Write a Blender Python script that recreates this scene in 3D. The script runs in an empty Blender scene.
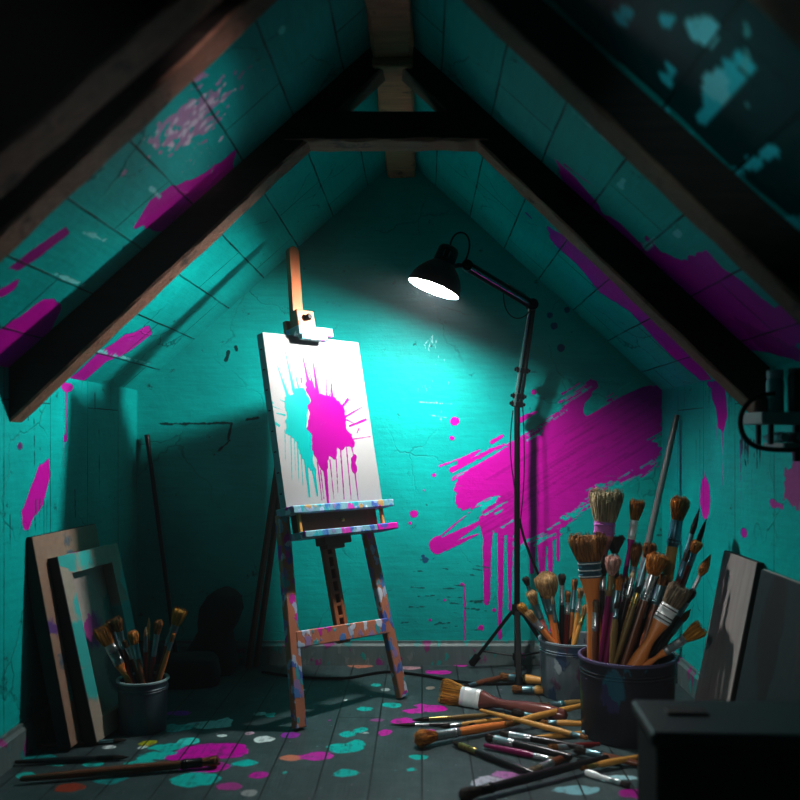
import bpy, math, random
import numpy as np
from mathutils import Vector, Matrix

random.seed(7)
SC = bpy.context.scene
COL = SC.collection
PI = math.pi

# ------------------------------------------------------------------ room measures (metres)
XL, XR, YB, YF = -1.272, 1.071, 4.018, -0.4
ZK = 1.223                      # knee wall height
AX, AZ = -0.09, 2.27            # ridge line
FPX, VX, VY, H = 900.0, 422.0, 440.0, 1.0   # focal length in pixels, vanishing point, eye height


def P(px, py, Y):
    """point at depth Y seen at a measured photo position"""
    return Vector(((px - VX) / FPX * Y, Y, H - (py - VY) / FPX * Y))


def G(px, py, z=0.0):
    """the same, on the horizontal plane at height z"""
    Y = (H - z) * FPX / (py - VY)
    return P(px, py, Y)


def PX(px, py, X):
    """the same, on the vertical plane at X"""
    return P(px, py, X * FPX / (px - VX))


def on_plane(px, py, O, e1, e2):
    """plane coordinates (a, b) of a measured photo position"""
    d = np.array([(px - VX) / FPX, 1.0, -(py - VY) / FPX])
    A = np.array([list(e1), list(e2), -d]).T
    s = np.linalg.solve(A, np.array([0, 0, H]) - np.array(list(O)))
    return float(s[0]), float(s[1])


# ------------------------------------------------------------------ materials
def mat(name):
    m = bpy.data.materials.new(name)
    m.use_nodes = True
    nt = m.node_tree
    b = nt.nodes['Principled BSDF']
    return m, nt, b


def N(nt, kind, **kw):
    n = nt.nodes.new(kind)
    for k, v in kw.items():
        setattr(n, k, v)
    return n


def L(nt, a, b):
    nt.links.new(a, b)


def setin(n, **kw):
    for k, v in kw.items():
        n.inputs[k.replace('_', ' ')].default_value = v


def rgb(c):
    return (c[0], c[1], c[2], 1.0)


def mixc(nt, fac, a, b, blend='MIX'):
    n = N(nt, 'ShaderNodeMix', data_type='RGBA', blend_type=blend)
    for idx, v in ((0, fac), (6, a), (7, b)):
        if isinstance(v, (int, float)):
            n.inputs[idx].default_value = v
        elif isinstance(v, tuple):
            n.inputs[idx].default_value = rgb(v)
        else:
            L(nt, v, n.inputs[idx])
    return n.outputs[2]


def mth(nt, op, a, b=None, c=None, clamp=False):
    n = N(nt, 'ShaderNodeMath', operation=op, use_clamp=clamp)
    for i, v in enumerate((a, b, c)):
        if v is None:
            continue
        if isinstance(v, (int, float)):
            n.inputs[i].default_value = v
        else:
            L(nt, v, n.inputs[i])
    return n.outputs[0]


def ramp(nt, src, stops):
    n = N(nt, 'ShaderNodeValToRGB')
    e = n.color_ramp.elements
    while len(e) < len(stops):
        e.new(0.5)
    for i, (p, c) in enumerate(stops):
        e[i].position = p
        e[i].color = rgb(c) if not isinstance(c, (int, float)) else (c, c, c, 1)
    L(nt, src, n.inputs[0])
    return n.outputs[0]


def coords(nt, scale=(1, 1, 1), kind='Object', rot=(0, 0, 0)):
    t = N(nt, 'ShaderNodeTexCoord')
    mp = N(nt, 'ShaderNodeMapping')
    mp.inputs['Scale'].default_value = scale
    mp.inputs['Rotation'].default_value = rot
    L(nt, t.outputs[kind], mp.inputs[0])
    return mp.outputs[0]


def noise(nt, vec, scale, detail=4, rough=0.55, dist=0.0):
    n = N(nt, 'ShaderNodeTexNoise')
    setin(n, Scale=scale, Detail=detail, Roughness=rough, Distortion=dist)
    if vec is not None:
        L(nt, vec, n.inputs['Vector'])
    return n.outputs[0]


def bump(nt, b, h, strength, dist=0.01):
    n = N(nt, 'ShaderNodeBump')
    setin(n, Strength=strength, Distance=dist)
    L(nt, h, n.inputs['Height'])
    L(nt, n.outputs[0], b.inputs['Normal'])


def paint_layer(nt, base, rough_base, edge=0.0014, wob=0.006, wscale=60, rough_paint=0.35, streak=None):
    """lay the painted colour of the mesh attribute over a base; attribute alpha is a distance field"""
    at = N(nt, 'ShaderNodeAttribute', attribute_name='paint')
    uv = coords(nt, kind='UV')
    w = noise(nt, uv, wscale, 3)
    f = mth(nt, 'ADD', at.outputs['Alpha'], mth(nt, 'MULTIPLY', mth(nt, 'SUBTRACT', w, 0.5), wob))
    if streak is not None:
        f = mth(nt, 'ADD', f, streak)
    f = mth(nt, 'ADD', mth(nt, 'DIVIDE', f, edge), 0.5, clamp=True)
    col = mixc(nt, f, base, at.outputs['Color'])
    r = N(nt, 'ShaderNodeMix')
    L(nt, f, r.inputs[0])
    r.inputs[2].default_value = rough_base
    r.inputs[3].default_value = rough_paint
    return col, f, r.outputs[0]


TEAL = (0.001, 0.56, 0.53)
TEAL_D = (0.001, 0.36, 0.35)
MAG = (0.62, 0.004, 0.42)


def teal_wall(name, seams=None, cracks=0.6, streak_rot=0.0, row=0.21, bw=0.85, seam_size=0.0035):
    m, nt, b = mat(name)
    uv = coords(nt, kind='UV')
    big = noise(nt, uv, 2.2, 4)
    fine = noise(nt, uv, 26, 5, 0.65)
    st = noise(nt, coords(nt, (6, 60, 1), 'UV', (0, 0, streak_rot)), 1.0, 4, 0.6)
    c = mixc(nt, ramp(nt, big, [(0.3, 0.0), (0.72, 1.0)]), TEAL_D, TEAL)
    c = mixc(nt, ramp(nt, st, [(0.35, 0.22), (0.6, 0.0)]), c, (0.002, 0.25, 0.25))
    # worn and chipped dark spots
    ch = ramp(nt, noise(nt, uv, 11, 8, 0.72), [(0.63, 0.0), (0.67, 0.75)])
    c = mixc(nt, ch, c, (0.01, 0.085, 0.09))
    # hairline cracks
    vo = N(nt, 'ShaderNodeTexVoronoi', feature='DISTANCE_TO_EDGE')
    setin(vo, Scale=3.4)
    wv = N(nt, 'ShaderNodeMix', data_type='VECTOR')
    wv.inputs[0].default_value = 0.12
    L(nt, uv, wv.inputs[4])
    nz = N(nt, 'ShaderNodeTexNoise')
    setin(nz, Scale=7, Detail=5)
    L(nt, uv, nz.inputs['Vector'])
    L(nt, nz.outputs[1], wv.inputs[5])
    L(nt, wv.outputs[1], vo.inputs['Vector'])
    ck = mth(nt, 'MULTIPLY', ramp(nt, vo.outputs[0], [(0.0, 1.0), (0.012, 0.0)]),
             ramp(nt, noise(nt, uv, 1.9, 2), [(0.5, 0.0), (0.6, cracks)]))
    c = mixc(nt, ck, c, (0.002, 0.03, 0.03))
    col, f, r = paint_layer(nt, c, 0.5, rough_paint=0.4)
    # thin scratches through the paint
    sc = ramp(nt, noise(nt, coords(nt, (9, 110, 1), 'UV', (0, 0, streak_rot + 0.3)), 1.0, 3), [(0.68, 0.0), (0.74, 0.55)])
    col = mixc(nt, sc, col, (0.02, 0.30, 0.30))
    h = mth(nt, 'ADD', mth(nt, 'MULTIPLY', fine, 0.4), mth(nt, 'MULTIPLY', st, 0.22))
    b.inputs['Specular IOR Level'].default_value = 0.16
    h = mth(nt, 'SUBTRACT', h, mth(nt, 'MULTIPLY', ck, 0.8))
    h = mth(nt, 'SUBTRACT', h, mth(nt, 'MULTIPLY', ch, 0.35))
    h = mth(nt, 'ADD', h, mth(nt, 'MULTIPLY', f, 0.12))
    if seams:
        uw = N(nt, 'ShaderNodeMix', data_type='VECTOR')
        uw.inputs[0].default_value = 0.008
        L(nt, coords(nt, kind='UV', rot=(0, 0, 0 if seams == 'h' else PI / 2)), uw.inputs[4])
        L(nt, nz.outputs[1], uw.inputs[5])
        br = N(nt, 'ShaderNodeTexBrick')
        br.offset = 0.37
        setin(br, Scale=1.0, Mortar_Size=seam_size, Mortar_Smooth=0.3, Brick_Width=bw, Row_Height=row)
        L(nt, uw.outputs[1], br.inputs['Vector'])
        sm = mth(nt, 'MULTIPLY', br.outputs['Fac'], ramp(nt, noise(nt, uv, 5, 2), [(0.3, 0.35), (0.6, 1.0)]))
        col = mixc(nt, sm, col, (0.002, 0.02, 0.02))
        h = mth(nt, 'SUBTRACT', h, mth(nt, 'MULTIPLY', sm, 1.5))
    L(nt, col, b.inputs['Base Color'])
    L(nt, r, b.inputs['Roughness'])
    bump(nt, b, h, 0.55, 0.012)
    return m


def floor_mat():
    m, nt, b = mat('painted_floorboards')
    uv = coords(nt, kind='UV')
    gr = noise(nt, coords(nt, (70, 3, 1), 'UV'), 1.0, 5, 0.65)
    big = noise(nt, uv, 2.6, 5, 0.6)
    c = mixc(nt, gr, (0.022, 0.042, 0.046), (0.075, 0.12, 0.125))
    c = mixc(nt, ramp(nt, noise(nt, uv, 19, 7, .75), [(0.42, 0.0), (0.66, 0.6)]), c, (0.11, 0.15, 0.155))
    c = mixc(nt, ramp(nt, big, [(0.35, 0.0), (0.7, 0.7)]), c, (0.018, 0.028, 0.031))
    sp = ramp(nt, noise(nt, uv, 42, 3, 0.5), [(0.70, 0.0), (0.725, 1.0)])
    spc = ramp(nt, noise(nt, uv, 7, 1), [(0.40, (0.02, 0.4, 0.38)), (0.5, (0.5, 0.55, 0.55)), (0.6, (0.5, 0.02, 0.3))])
    c = mixc(nt, mth(nt, 'MULTIPLY', sp, 0.55), c, spc)
    col, f, r = paint_layer(nt, c, 0.5, wob=0.034, wscale=17, edge=0.004, rough_paint=0.3)
    wear = ramp(nt, mth(nt, 'ADD', mth(nt, 'MULTIPLY', gr, .5), mth(nt, 'MULTIPLY', noise(nt, uv, 33, 5, .7), .5)), [(0.50, 0.0), (0.62, 0.75)])
    col = mixc(nt, wear, col, c)
    br = N(nt, 'ShaderNodeTexBrick')
    br.offset = 0.41
    setin(br, Scale=1.0, Mortar_Size=0.0028, Mortar_Smooth=0.2, Brick_Width=2.3, Row_Height=0.152)
    L(nt, coords(nt, kind='UV', rot=(0, 0, PI / 2)), br.inputs['Vector'])
    col = mixc(nt, br.outputs['Fac'], col, (0.008, 0.011, 0.012))
    L(nt, col, b.inputs['Base Color'])
    L(nt, r, b.inputs['Roughness'])
    h = mth(nt, 'ADD', mth(nt, 'MULTIPLY', gr, 0.5), mth(nt, 'MULTIPLY', f, 0.25))
    h = mth(nt, 'SUBTRACT', h, mth(nt, 'MULTIPLY', br.outputs['Fac'], 1.5))
    bump(nt, b, h, 0.4, 0.008)
    return m


def beam_mat(name='dark_timber', tint=(0.26, 0.11, 0.07)):
    m, nt, b = mat(name)
    v = coords(nt)
    g = noise(nt, coords(nt, (5, 60, 60)), 1.0, 6, 0.7, 0.4)
    c = mixc(nt, g, tuple(x * 0.25 for x in tint), tuple(x * 1.7 for x in tint))
    c = mixc(nt, ramp(nt, noise(nt, v, 9, 5, 0.7), [(0.58, 0.0), (0.66, 0.7)]), c, (0.015, 0.01, 0.01))
    L(nt, c, b.inputs['Base Color'])
    setin(b, Roughness=0.75)
    bump(nt, b, g, 0.7, 0.015)
    return m


def wood(name, lo, hi, rough=0.5, sc=(40, 40, 4), bumpy=0.15):
    m, nt, b = mat(name)
    g = noise(nt, coords(nt, sc), 1.0, 5, 0.6, 0.3)
    L(nt, mixc(nt, g, lo, hi), b.inputs['Base Color'])
    setin(b, Roughness=rough)
    bump(nt, b, g, bumpy, 0.004)
    return m


def dabbed(name, lo, hi, dabs, amount=0.5, scale=26, rough=0.5, stretch=(1, 1, 0.6)):
    """wood or metal carrying many daubs of different paints"""
    m, nt, b = mat(name)
    g = noise(nt, coords(nt, (40, 40, 5)), 1.0, 4, 0.6)
    c = mixc(nt, g, lo, hi)
    v = coords(nt, stretch)
    wv = N(nt, 'ShaderNodeMix', data_type='VECTOR')
    wv.inputs[0].default_value = 0.035
    nz = N(nt, 'ShaderNodeTexNoise')
    setin(nz, Scale=45, Detail=3)
    L(nt, v, nz.inputs['Vector'])
    L(nt, v, wv.inputs[4])
    L(nt, nz.outputs[1], wv.inputs[5])
    vo = N(nt, 'ShaderNodeTexVoronoi', feature='F1')
    setin(vo, Scale=scale)
    L(nt, wv.outputs[1], vo.inputs['Vector'])
    sx = N(nt, 'ShaderNodeSeparateColor')
    L(nt, vo.outputs['Color'], sx.inputs[0])
    stops = [(i / len(dabs), d) for i, d in enumerate(dabs)]
    dc = N(nt, 'ShaderNodeValToRGB')
    dc.color_ramp.interpolation = 'CONSTANT'
    e = dc.color_ramp.elements
    while len(e) < len(stops):
        e.new(0.5)
    for i, (p, cc) in enumerate(stops):
        e[i].position = p
        e[i].color = rgb(cc)
    L(nt, sx.outputs[0], dc.inputs[0])
    pick = mth(nt, 'LESS_THAN', sx.outputs[1], amount)
    blob = ramp(nt, vo.outputs['Distance'], [(0.5, 1.0), (0.62, 0.0)])
    fac = mth(nt, 'MULTIPLY', pick, blob)
    c = mixc(nt, mth(nt, 'MULTIPLY', fac, 0.92), c, dc.outputs[0])
    L(nt, c, b.inputs['Base Color'])
    setin(b, Roughness=rough)
    bump(nt, b, mth(nt, 'ADD', mth(nt, 'MULTIPLY', g, 0.4), fac), 0.35, 0.004)
    return m


def plain(name, c, rough=0.5, metal=0.0, var=0.25, scale=30, emit=None):
    m, nt, b = mat(name)
    n = noise(nt, coords(nt), scale, 4, 0.6)
    L(nt, mixc(nt, n, tuple(x * (1 - var) for x in c), tuple(min(1, x * (1 + var)) for x in c)), b.inputs['Base Color'])
    setin(b, Roughness=rough, Metallic=metal)
    if emit:
        b.inputs['Emission Color'].default_value = rgb(emit[0])
        b.inputs['Emission Strength'].default_value = emit[1]
    return m


def bristle(name, lo, hi):
    m, nt, b = mat(name)
    g = noise(nt, coords(nt, (190, 190, 9)), 1.0, 3, 0.6)
    L(nt, mixc(nt, ramp(nt, g, [(0.36, 0.0), (0.62, 1.0)]), tuple(q * .6 for q in lo), hi), b.inputs['Base Color'])
    setin(b, Roughness=0.6)
    bump(nt, b, g, 0.9, 0.006)
    return m


def chrome(name, c=(0.62, 0.64, 0.66), rough=0.3):
    m, nt, b = mat(name)
    g = noise(nt, coords(nt, (60, 60, 200)), 1.0, 3)
    L(nt, mixc(nt, g, tuple(x * 0.7 for x in c), c), b.inputs['Base Color'])
    L(nt, mth(nt, 'ADD', mth(nt, 'MULTIPLY', g, 0.15), rough - 0.08), b.inputs['Roughness'])
    setin(b, Metallic=0.85)
    return m


M_BEAM = beam_mat('shaded_timber', (0.035, 0.02, 0.015))  # beam sides, their shade put into the colour
M_BEAMU = beam_mat('lit_timber', (0.30, 0.145, 0.095))  # beam undersides, the light on them put into a brighter brown
M_BEAM2 = beam_mat('ridge_timber', (0.60, 0.25, 0.14))
M_BLACK = plain('black_enamel', (0.003, 0.0035, 0.004), 0.38)
M_BLACK.node_tree.nodes['Principled BSDF'].inputs['Specular IOR Level'].default_value = .25
M_RUBBER = plain('black_rubber', (0.003, 0.003, 0.0035), 0.65)
M_RUBBER.node_tree.nodes['Principled BSDF'].inputs['Specular IOR Level'].default_value = .12
M_STEEL = chrome('bright_steel', (0.7, 0.72, 0.72), 0.2)
M_FERR = chrome('ferrule_silver')
M_FERRD = chrome('ferrule_dull', (0.22, 0.36, 0.40), 0.35)
M_FERRW = plain('ferrule_white_tin', (0.80, 0.82, 0.82), 0.35, 0.2, 0.06)
M_FERRB = chrome('ferrule_blued', (0.12, 0.28, 0.36), 0.3)
M_FERRM = plain('mauve_binding', (0.50, 0.16, 0.48), 0.5)
M_COPPER = chrome('ferrule_brass', (0.55, 0.40, 0.15), 0.3)
M_ORANGE = wood('orange_beech', (0.58, 0.18, 0.045), (0.80, 0.30, 0.085), 0.4)
M_AMBER = wood('amber_pine', (0.48, 0.24, 0.06), (0.66, 0.36, 0.10), 0.45)
M_BROWN = wood('brown_handle', (0.12, 0.045, 0.022), (0.24, 0.085, 0.04), 0.35)
M_RED = wood('dark_red_handle', (0.12, 0.012, 0.014), (0.24, 0.03, 0.03), 0.3)
M_PLUM = wood('plum_handle', (0.14, 0.008, 0.06), (0.30, 0.02, 0.13), 0.3)
M_MAGH = wood('magenta_handle', (0.40, 0.006, 0.22), (0.60, 0.015, 0.36), 0.3)
M_PINKH = wood('salmon_handle', (0.55, 0.16, 0.16), (0.70, 0.24, 0.22), 0.4)
M_MAHOG = wood('mahogany_handle', (0.12, 0.04, 0.035), (0.24, 0.085, 0.07), 0.22)
M_DARKH = wood('black_handle', (0.012, 0.010, 0.012), (0.035, 0.03, 0.032), 0.3)
M_OLIVE = wood('olive_handle', (0.16, 0.10, 0.03), (0.30, 0.19, 0.07), 0.4)
B_BROWN = bristle('brown_bristle', (0.12, 0.046, 0.012), (0.44, 0.19, 0.05))
B_TAN = bristle('tan_bristle', (0.34, 0.19, 0.075), (0.66, 0.44, 0.21))
B_PALE = bristle('pale_bristle', (0.38, 0.29, 0.17), (0.72, 0.60, 0.40))
B_GREY = bristle('taupe_bristle', (0.17, 0.12, 0.075), (0.36, 0.27, 0.18))
B_GOLD = bristle('golden_bristle', (0.42, 0.17, 0.02), (0.78, 0.40, 0.06))
B_RUST = bristle('rust_bristle', (0.36, 0.11, 0.016), (0.78, 0.31, 0.05))
B_PINK = bristle('pink_bristle', (0.50, 0.24, 0.20), (0.76, 0.46, 0.40))
B_DARK = bristle('dark_bristle', (0.012, 0.009, 0.008), (0.05, 0.03, 0.024))


# ------------------------------------------------------------------ mesh building
class MB:
    def __init__(self):
        self.v, self.f, self.sm = [], [], []

    def add(self, vs, fs, M=None, smooth=False):
        o = len(self.v)
        if M is not None:
            vs = [M @ Vector(p) for p in vs]
        self.v += [tuple(p) for p in vs]
        self.f += [tuple(i + o for i in f) for f in fs]
        self.sm += [smooth] * len(fs)

    def box(self, c, s, M=None, bev=0.0):
        x, y, z = s[0] / 2, s[1] / 2, s[2] / 2
        b = min(bev, x * .9, y * .9, z * .9)
        if b <= 0:
            vs = [(c[0] + i * x, c[1] + j * y, c[2] + k * z) for i in (-1, 1) for j in (-1, 1) for k in (-1, 1)]
            fs = [(0, 1, 3, 2), (4, 6, 7, 5), (0, 4, 5, 1), (2, 3, 7, 6), (0, 2, 6, 4), (1, 5, 7, 3)]
            self.add(vs, fs, M)
            return
        vs, ix = [], {}
        for i in (-1, 1):
            for j in (-1, 1):
                for k in (-1, 1):
                    for ax in range(3):
                        p = [i * (x - b), j * (y - b), k * (z - b)]
                        p[ax] += (i, j, k)[ax] * b
                        ix[(i, j, k, ax)] = len(vs)
                        vs.append((c[0] + p[0], c[1] + p[1], c[2] + p[2]))
        fs = []
        S = (-1, 1)
        for s_ in S:
            fs.append([ix[(s_, j, k, 0)] for j, k in ((-1, -1), (1, -1), (1, 1), (-1, 1))])
            fs.append([ix[(i, s_, k, 1)] for i, k in ((-1, -1), (1, -1), (1, 1), (-1, 1))])
            fs.append([ix[(i, j, s_, 2)] for i, j in ((-1, -1), (1, -1), (1, 1), (-1, 1))])
        for a in S:
            for b2 in S:
                fs.append([ix[(a, b2, -1, 0)], ix[(a, b2, 1, 0)], ix[(a, b2, 1, 1)], ix[(a, b2, -1, 1)]])
                fs.append([ix[(a, -1, b2, 0)], ix[(a, 1, b2, 0)], ix[(a, 1, b2, 2)], ix[(a, -1, b2, 2)]])
                fs.append([ix[(-1, a, b2, 1)], ix[(1, a, b2, 1)], ix[(1, a, b2, 2)], ix[(-1, a, b2, 2)]])
        for i in S:
            for j in S:
                for k in S:
                    fs.append([ix[(i, j, k, 0)], ix[(i, j, k, 1)], ix[(i, j, k, 2)]])
        self.add(vs, fs, M)

    def bar(self, p0, p1, w, t, side, bev=0.003, w1=None):
        """a straight bar; w is its width along side, t its thickness across"""
        p0, p1 = Vector(p0), Vector(p1)
        z = (p1 - p0)
        ln = z.length
        z.normalize()
        x = Vector(side)
        x = (x - z * x.dot(z)).normalized()
        y = z.cross(x)
        M = Matrix((x, y, z)).transposed().to_4x4()
        M.translation = (p0 + p1) / 2
        self.box((0, 0, 0), (w, t, ln), M, bev)

    def tube(self, pts, r, seg=8, close=True, rr=None):
        pts = [Vector(p) for p in pts]
        n = len(pts)
        ring = []
        up = Vector((0.123, 0.31, 0.94))
        prevx = None
        for i, p in enumerate(pts):
            t = (pts[min(i + 1, n - 1)] - pts[max(i - 1, 0)]).normalized()
            x = (prevx - t * prevx.dot(t)) if prevx is not None else up.cross(t)
            if x.length < 1e-5:
                x = Vector((1, 0, 0)).cross(t)
            x.normalize()
            prevx = x
            y = t.cross(x)
            rad = rr[i] if rr else r
            ring.append([p + x * (rad * math.cos(2 * PI * k / seg)) + y * (rad * math.sin(2 * PI * k / seg)) for k in range(seg)])
        vs = [q for rg in ring for q in rg]
        fs = []
        for i in range(n - 1):
            for k in range(seg):
                a, b = i * seg + k, i * seg + (k + 1) % seg
                fs.append((a, b, b + seg, a + seg))
        if close:
            fs.append(tuple(range(seg - 1, -1, -1)))
            fs.append(tuple((n - 1) * seg + k for k in range(seg)))
        self.add(vs, fs, None, True)

    def loft(self, rings, seg=16, M=None, cap0=True, cap1=True, jit=0.0, smooth=True, rnd=None):
        """rings of (z, rx, ry, exponent); superellipse sections along local Z"""
        vs, fs = [], []
        for (z, rx, ry, e) in rings:
            for k in range(seg):
                a = 2 * PI * k / seg
                c, s = math.cos(a), math.sin(a)
                x = math.copysign(abs(c) ** (2 / e), c) * rx
                y = math.copysign(abs(s) ** (2 / e), s) * ry
                q = 1 + (rnd.uniform(-jit, jit) if rnd else 0)
                vs.append((x * q, y * q, z))
        n = len(rings)
        for i in range(n - 1):
            for k in range(seg):
                a, b = i * seg + k, i * seg + (k + 1) % seg
                fs.append((a, b, b + seg, a + seg))
        if cap0:
            fs.append(tuple(range(seg - 1, -1, -1)))
        if cap1:
            fs.append(tuple((n - 1) * seg + k for k in range(seg)))
        self.add(vs, fs, M, smooth)

    def build(self, name, material, parent=None, auto=True):
        me = bpy.data.meshes.new(name)
        vs = self.v
        if parent is not None:
            inv = ROOTM[root_of(parent).name].inverted()
            vs = [tuple(inv @ Vector(p)) for p in vs]
        me.from_pydata(vs, [], self.f)
        me.polygons.foreach_set('use_smooth', self.sm)
        me.materials.append(material)
        me.update()
        if any(self.sm) and auto:
            try:
                me.set_sharp_from_angle(angle=math.radians(42))
            except Exception:
                pass
        o = bpy.data.objects.new(name, me)
        COL.objects.link(o)
        if parent is not None:
            o.parent = parent
        return o


ROOTM = {}


def root_of(o):
    while o.parent is not None:
        o = o.parent
    return o


def tag(o, label, cat, group=None, kind=None):
    o['label'] = label
    o['category'] = cat
    if group:
        o['group'] = group
    if kind:
        o['kind'] = kind
    return o


def thing(name, label, cat, loc=(0, 0, 0), M=None, group=None):
    o = bpy.data.objects.new(name, None)
    o.empty_display_size = 0.05
    COL.objects.link(o)
    if M is None:
        M = Matrix.Translation(Vector(loc))
    o.matrix_world = M
    ROOTM[o.name] = M.copy()
    return tag(o, label, cat, group)


def solo(mb, name, material, label, cat, group=None, base=None):
    """a thing that is one mesh; its origin is moved to its base"""
    vs = np.array(mb.v)
    if base is None:
        base = Vector(((vs[:, 0].min() + vs[:, 0].max()) / 2, (vs[:, 1].min() + vs[:, 1].max()) / 2, vs[:, 2].min()))
    mb.v = [tuple(Vector(p) - Vector(base)) for p in mb.v]
    o = mb.build(name, material)
    o.location = base
    return tag(o, label, cat, group)


def struct(o):
    o['kind'] = 'structure'
    return o


# ------------------------------------------------------------------ painted surfaces
def vnoise(x, y, seed=0):
    xi, yi = np.floor(x).astype(np.int64), np.floor(y).astype(np.int64)
    xf, yf = x - xi, y - yi

    def hsh(a, b):
        h = (a * 374761393 + b * 668265263 + seed * 974634533) & 0xffffffff
        h = ((h ^ (h >> 13)) * 1274126177) & 0xffffffff
        return ((h ^ (h >> 16)) & 0xffff) / 65535.0
    u, v = xf * xf * (3 - 2 * xf), yf * yf * (3 - 2 * yf)
    return (hsh(xi, yi) * (1 - u) + hsh(xi + 1, yi) * u) * (1 - v) + (hsh(xi, yi + 1) * (1 - u) + hsh(xi + 1, yi + 1) * u) * v


def fbm(x, y, seed=0, o=3):
    s, a, t = 0, 1.0, 0
    for i in range(o):
        s = s + a * vnoise(x * 2 ** i, y * 2 ** i, seed + i)
        t += a
        a *= 0.5
    return s / t - 0.5


class Paint:
    """shapes of paint laid on a flat surface, in the surface's own metres"""

    def __init__(self, U, V):
        self.U, self.V = U, V
        self.c = np.zeros(U.shape + (3,))
        self.c[:] = MAG
        self.f = np.full(U.shape, -0.2)

    def put(self, f, col):
        m = (f > self.f) | (f > 0)
        self.c[m] = col
        self.f = np.where(m, f, self.f)

    def warp(self, amp, fr, seed, dirn=None):
        if amp == 0:
            return 0
        u, v = self.U, self.V
        if dirn is not None:                      # long streaks along a direction
            c, s = math.cos(dirn), math.sin(dirn)
            a, b = u * c + v * s, -u * s + v * c
            return amp * 2 * fbm(a * fr * 0.12, b * fr * 1.6, seed)
        return amp * 2 * fbm(u * fr, v * fr, seed)

    def cap(self, p0, p1, r0, r1, col, amp=0.0, fr=25, seed=1):
        dx, dy = p1[0] - p0[0], p1[1] - p0[1]
        ll = dx * dx + dy * dy + 1e-9
        t = np.clip(((self.U - p0[0]) * dx + (self.V - p0[1]) * dy) / ll, 0, 1)
        d = np.hypot(self.U - p0[0] - t * dx, self.V - p0[1] - t * dy)
        self.put(r0 + (r1 - r0) * t - d + self.warp(amp, fr, seed), col)

    def ell(self, c, rx, ry, col, ang=0.0, amp=0.0, fr=25, seed=1):
        ca, sa = math.cos(ang), math.sin(ang)
        a, b = (self.U - c[0]) * ca + (self.V - c[1]) * sa, -(self.U - c[0]) * sa + (self.V - c[1]) * ca
        self.put((1 - np.hypot(a / rx, b / ry)) * min(rx, ry) + self.warp(amp, fr, seed), col)

    def poly(self, pts, col, amp=0.01, fr=18, seed=1, dirn=None):
        U, V = self.U, self.V
        d = np.full(U.shape, 1e9)
        ins = np.zeros(U.shape, bool)
        n = len(pts)
        for i in range(n):
            (x0, y0), (x1, y1) = pts[i], pts[(i + 1) % n]
            ex, ey = x1 - x0, y1 - y0
            t = np.clip(((U - x0) * ex + (V - y0) * ey) / (ex * ex + ey * ey + 1e-12), 0, 1)
            d = np.minimum(d, np.hypot(U - x0 - t * ex, V - y0 - t * ey))
            if y0 != y1:
                ins ^= ((y0 > V) != (y1 > V)) & (U < (x1 - x0) * (V - y0) / (y1 - y0) + x0)
        self.put(np.where(ins, d, -d) + self.warp(amp, fr, seed, dirn), col)


def steps(a, b, fine0, fine1, fine, coarse):
    """positions from a to b, close together between fine0 and fine1"""
    out = [a]
    while out[-1] < b - 1e-6:
        st = fine if fine0 - 1e-6 <= out[-1] < fine1 else coarse
        nx = out[-1] + st
        if out[-1] < fine0 < nx:
            nx = fine0
        out.append(min(nx, b))
    return np.array(out)


def surface(name, O, e1, e2, us, vs, paint_fn, material, clip=None, parent=None, thing_m=None):
    U, V = np.meshgrid(us, vs)
    pt = Paint(U, V)
    paint_fn(pt)
    O, e1, e2 = (np.array(list(q), float) for q in (O, e1, e2))
    Vv = V
    if clip is not None:
        Vv = clip(U, V)
    co = O + U[..., None] * e1 + Vv[..., None] * e2
    ny, nx = U.shape
    idx = np.arange(nx * ny).reshape(ny, nx)
    q = np.stack([idx[:-1, :-1], idx[:-1, 1:], idx[1:, 1:], idx[1:, :-1]], -1).reshape(-1, 4)
    me = bpy.data.meshes.new(name)
    cof = co.reshape(-1, 3)
    if thing_m is not None:
        inv = np.array(thing_m.inverted())
        cof = cof @ inv[:3, :3].T + inv[:3, 3]
    me.vertices.add(len(cof))
    me.vertices.foreach_set('co', cof.astype(np.float32).ravel())
    me.loops.add(q.size)
    me.loops.foreach_set('vertex_index', q.astype(np.int32).ravel())
    me.polygons.add(len(q))
    me.polygons.foreach_set('loop_start', np.arange(0, q.size, 4, dtype=np.int32))
    me.update(calc_edges=True)
    at = me.attributes.new('paint', 'FLOAT_COLOR', 'POINT')
    at.data.foreach_set('color', np.concatenate([pt.c.reshape(-1, 3), pt.f.reshape(-1, 1)], 1).astype(np.float32).ravel())
    uvl = me.uv_layers.new(name='UVMap')
    uvv = np.stack([U.ravel(), V.ravel()], 1)[q.ravel()]
    uvl.data.foreach_set('uv', uvv.astype(np.float32).ravel())
    me.materials.append(material)
    me.update()
    o = bpy.data.objects.new(name, me)
    COL.objects.link(o)
    if parent is not None:
        o.parent = parent
    return o


# ---- back wall: coordinates (X, Z)
def wall_xy(px, py):
    p = P(px, py, YB)
    return (p.x, p.z)


def k_(n, Y=YB):
    return n * Y / FPX


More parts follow.
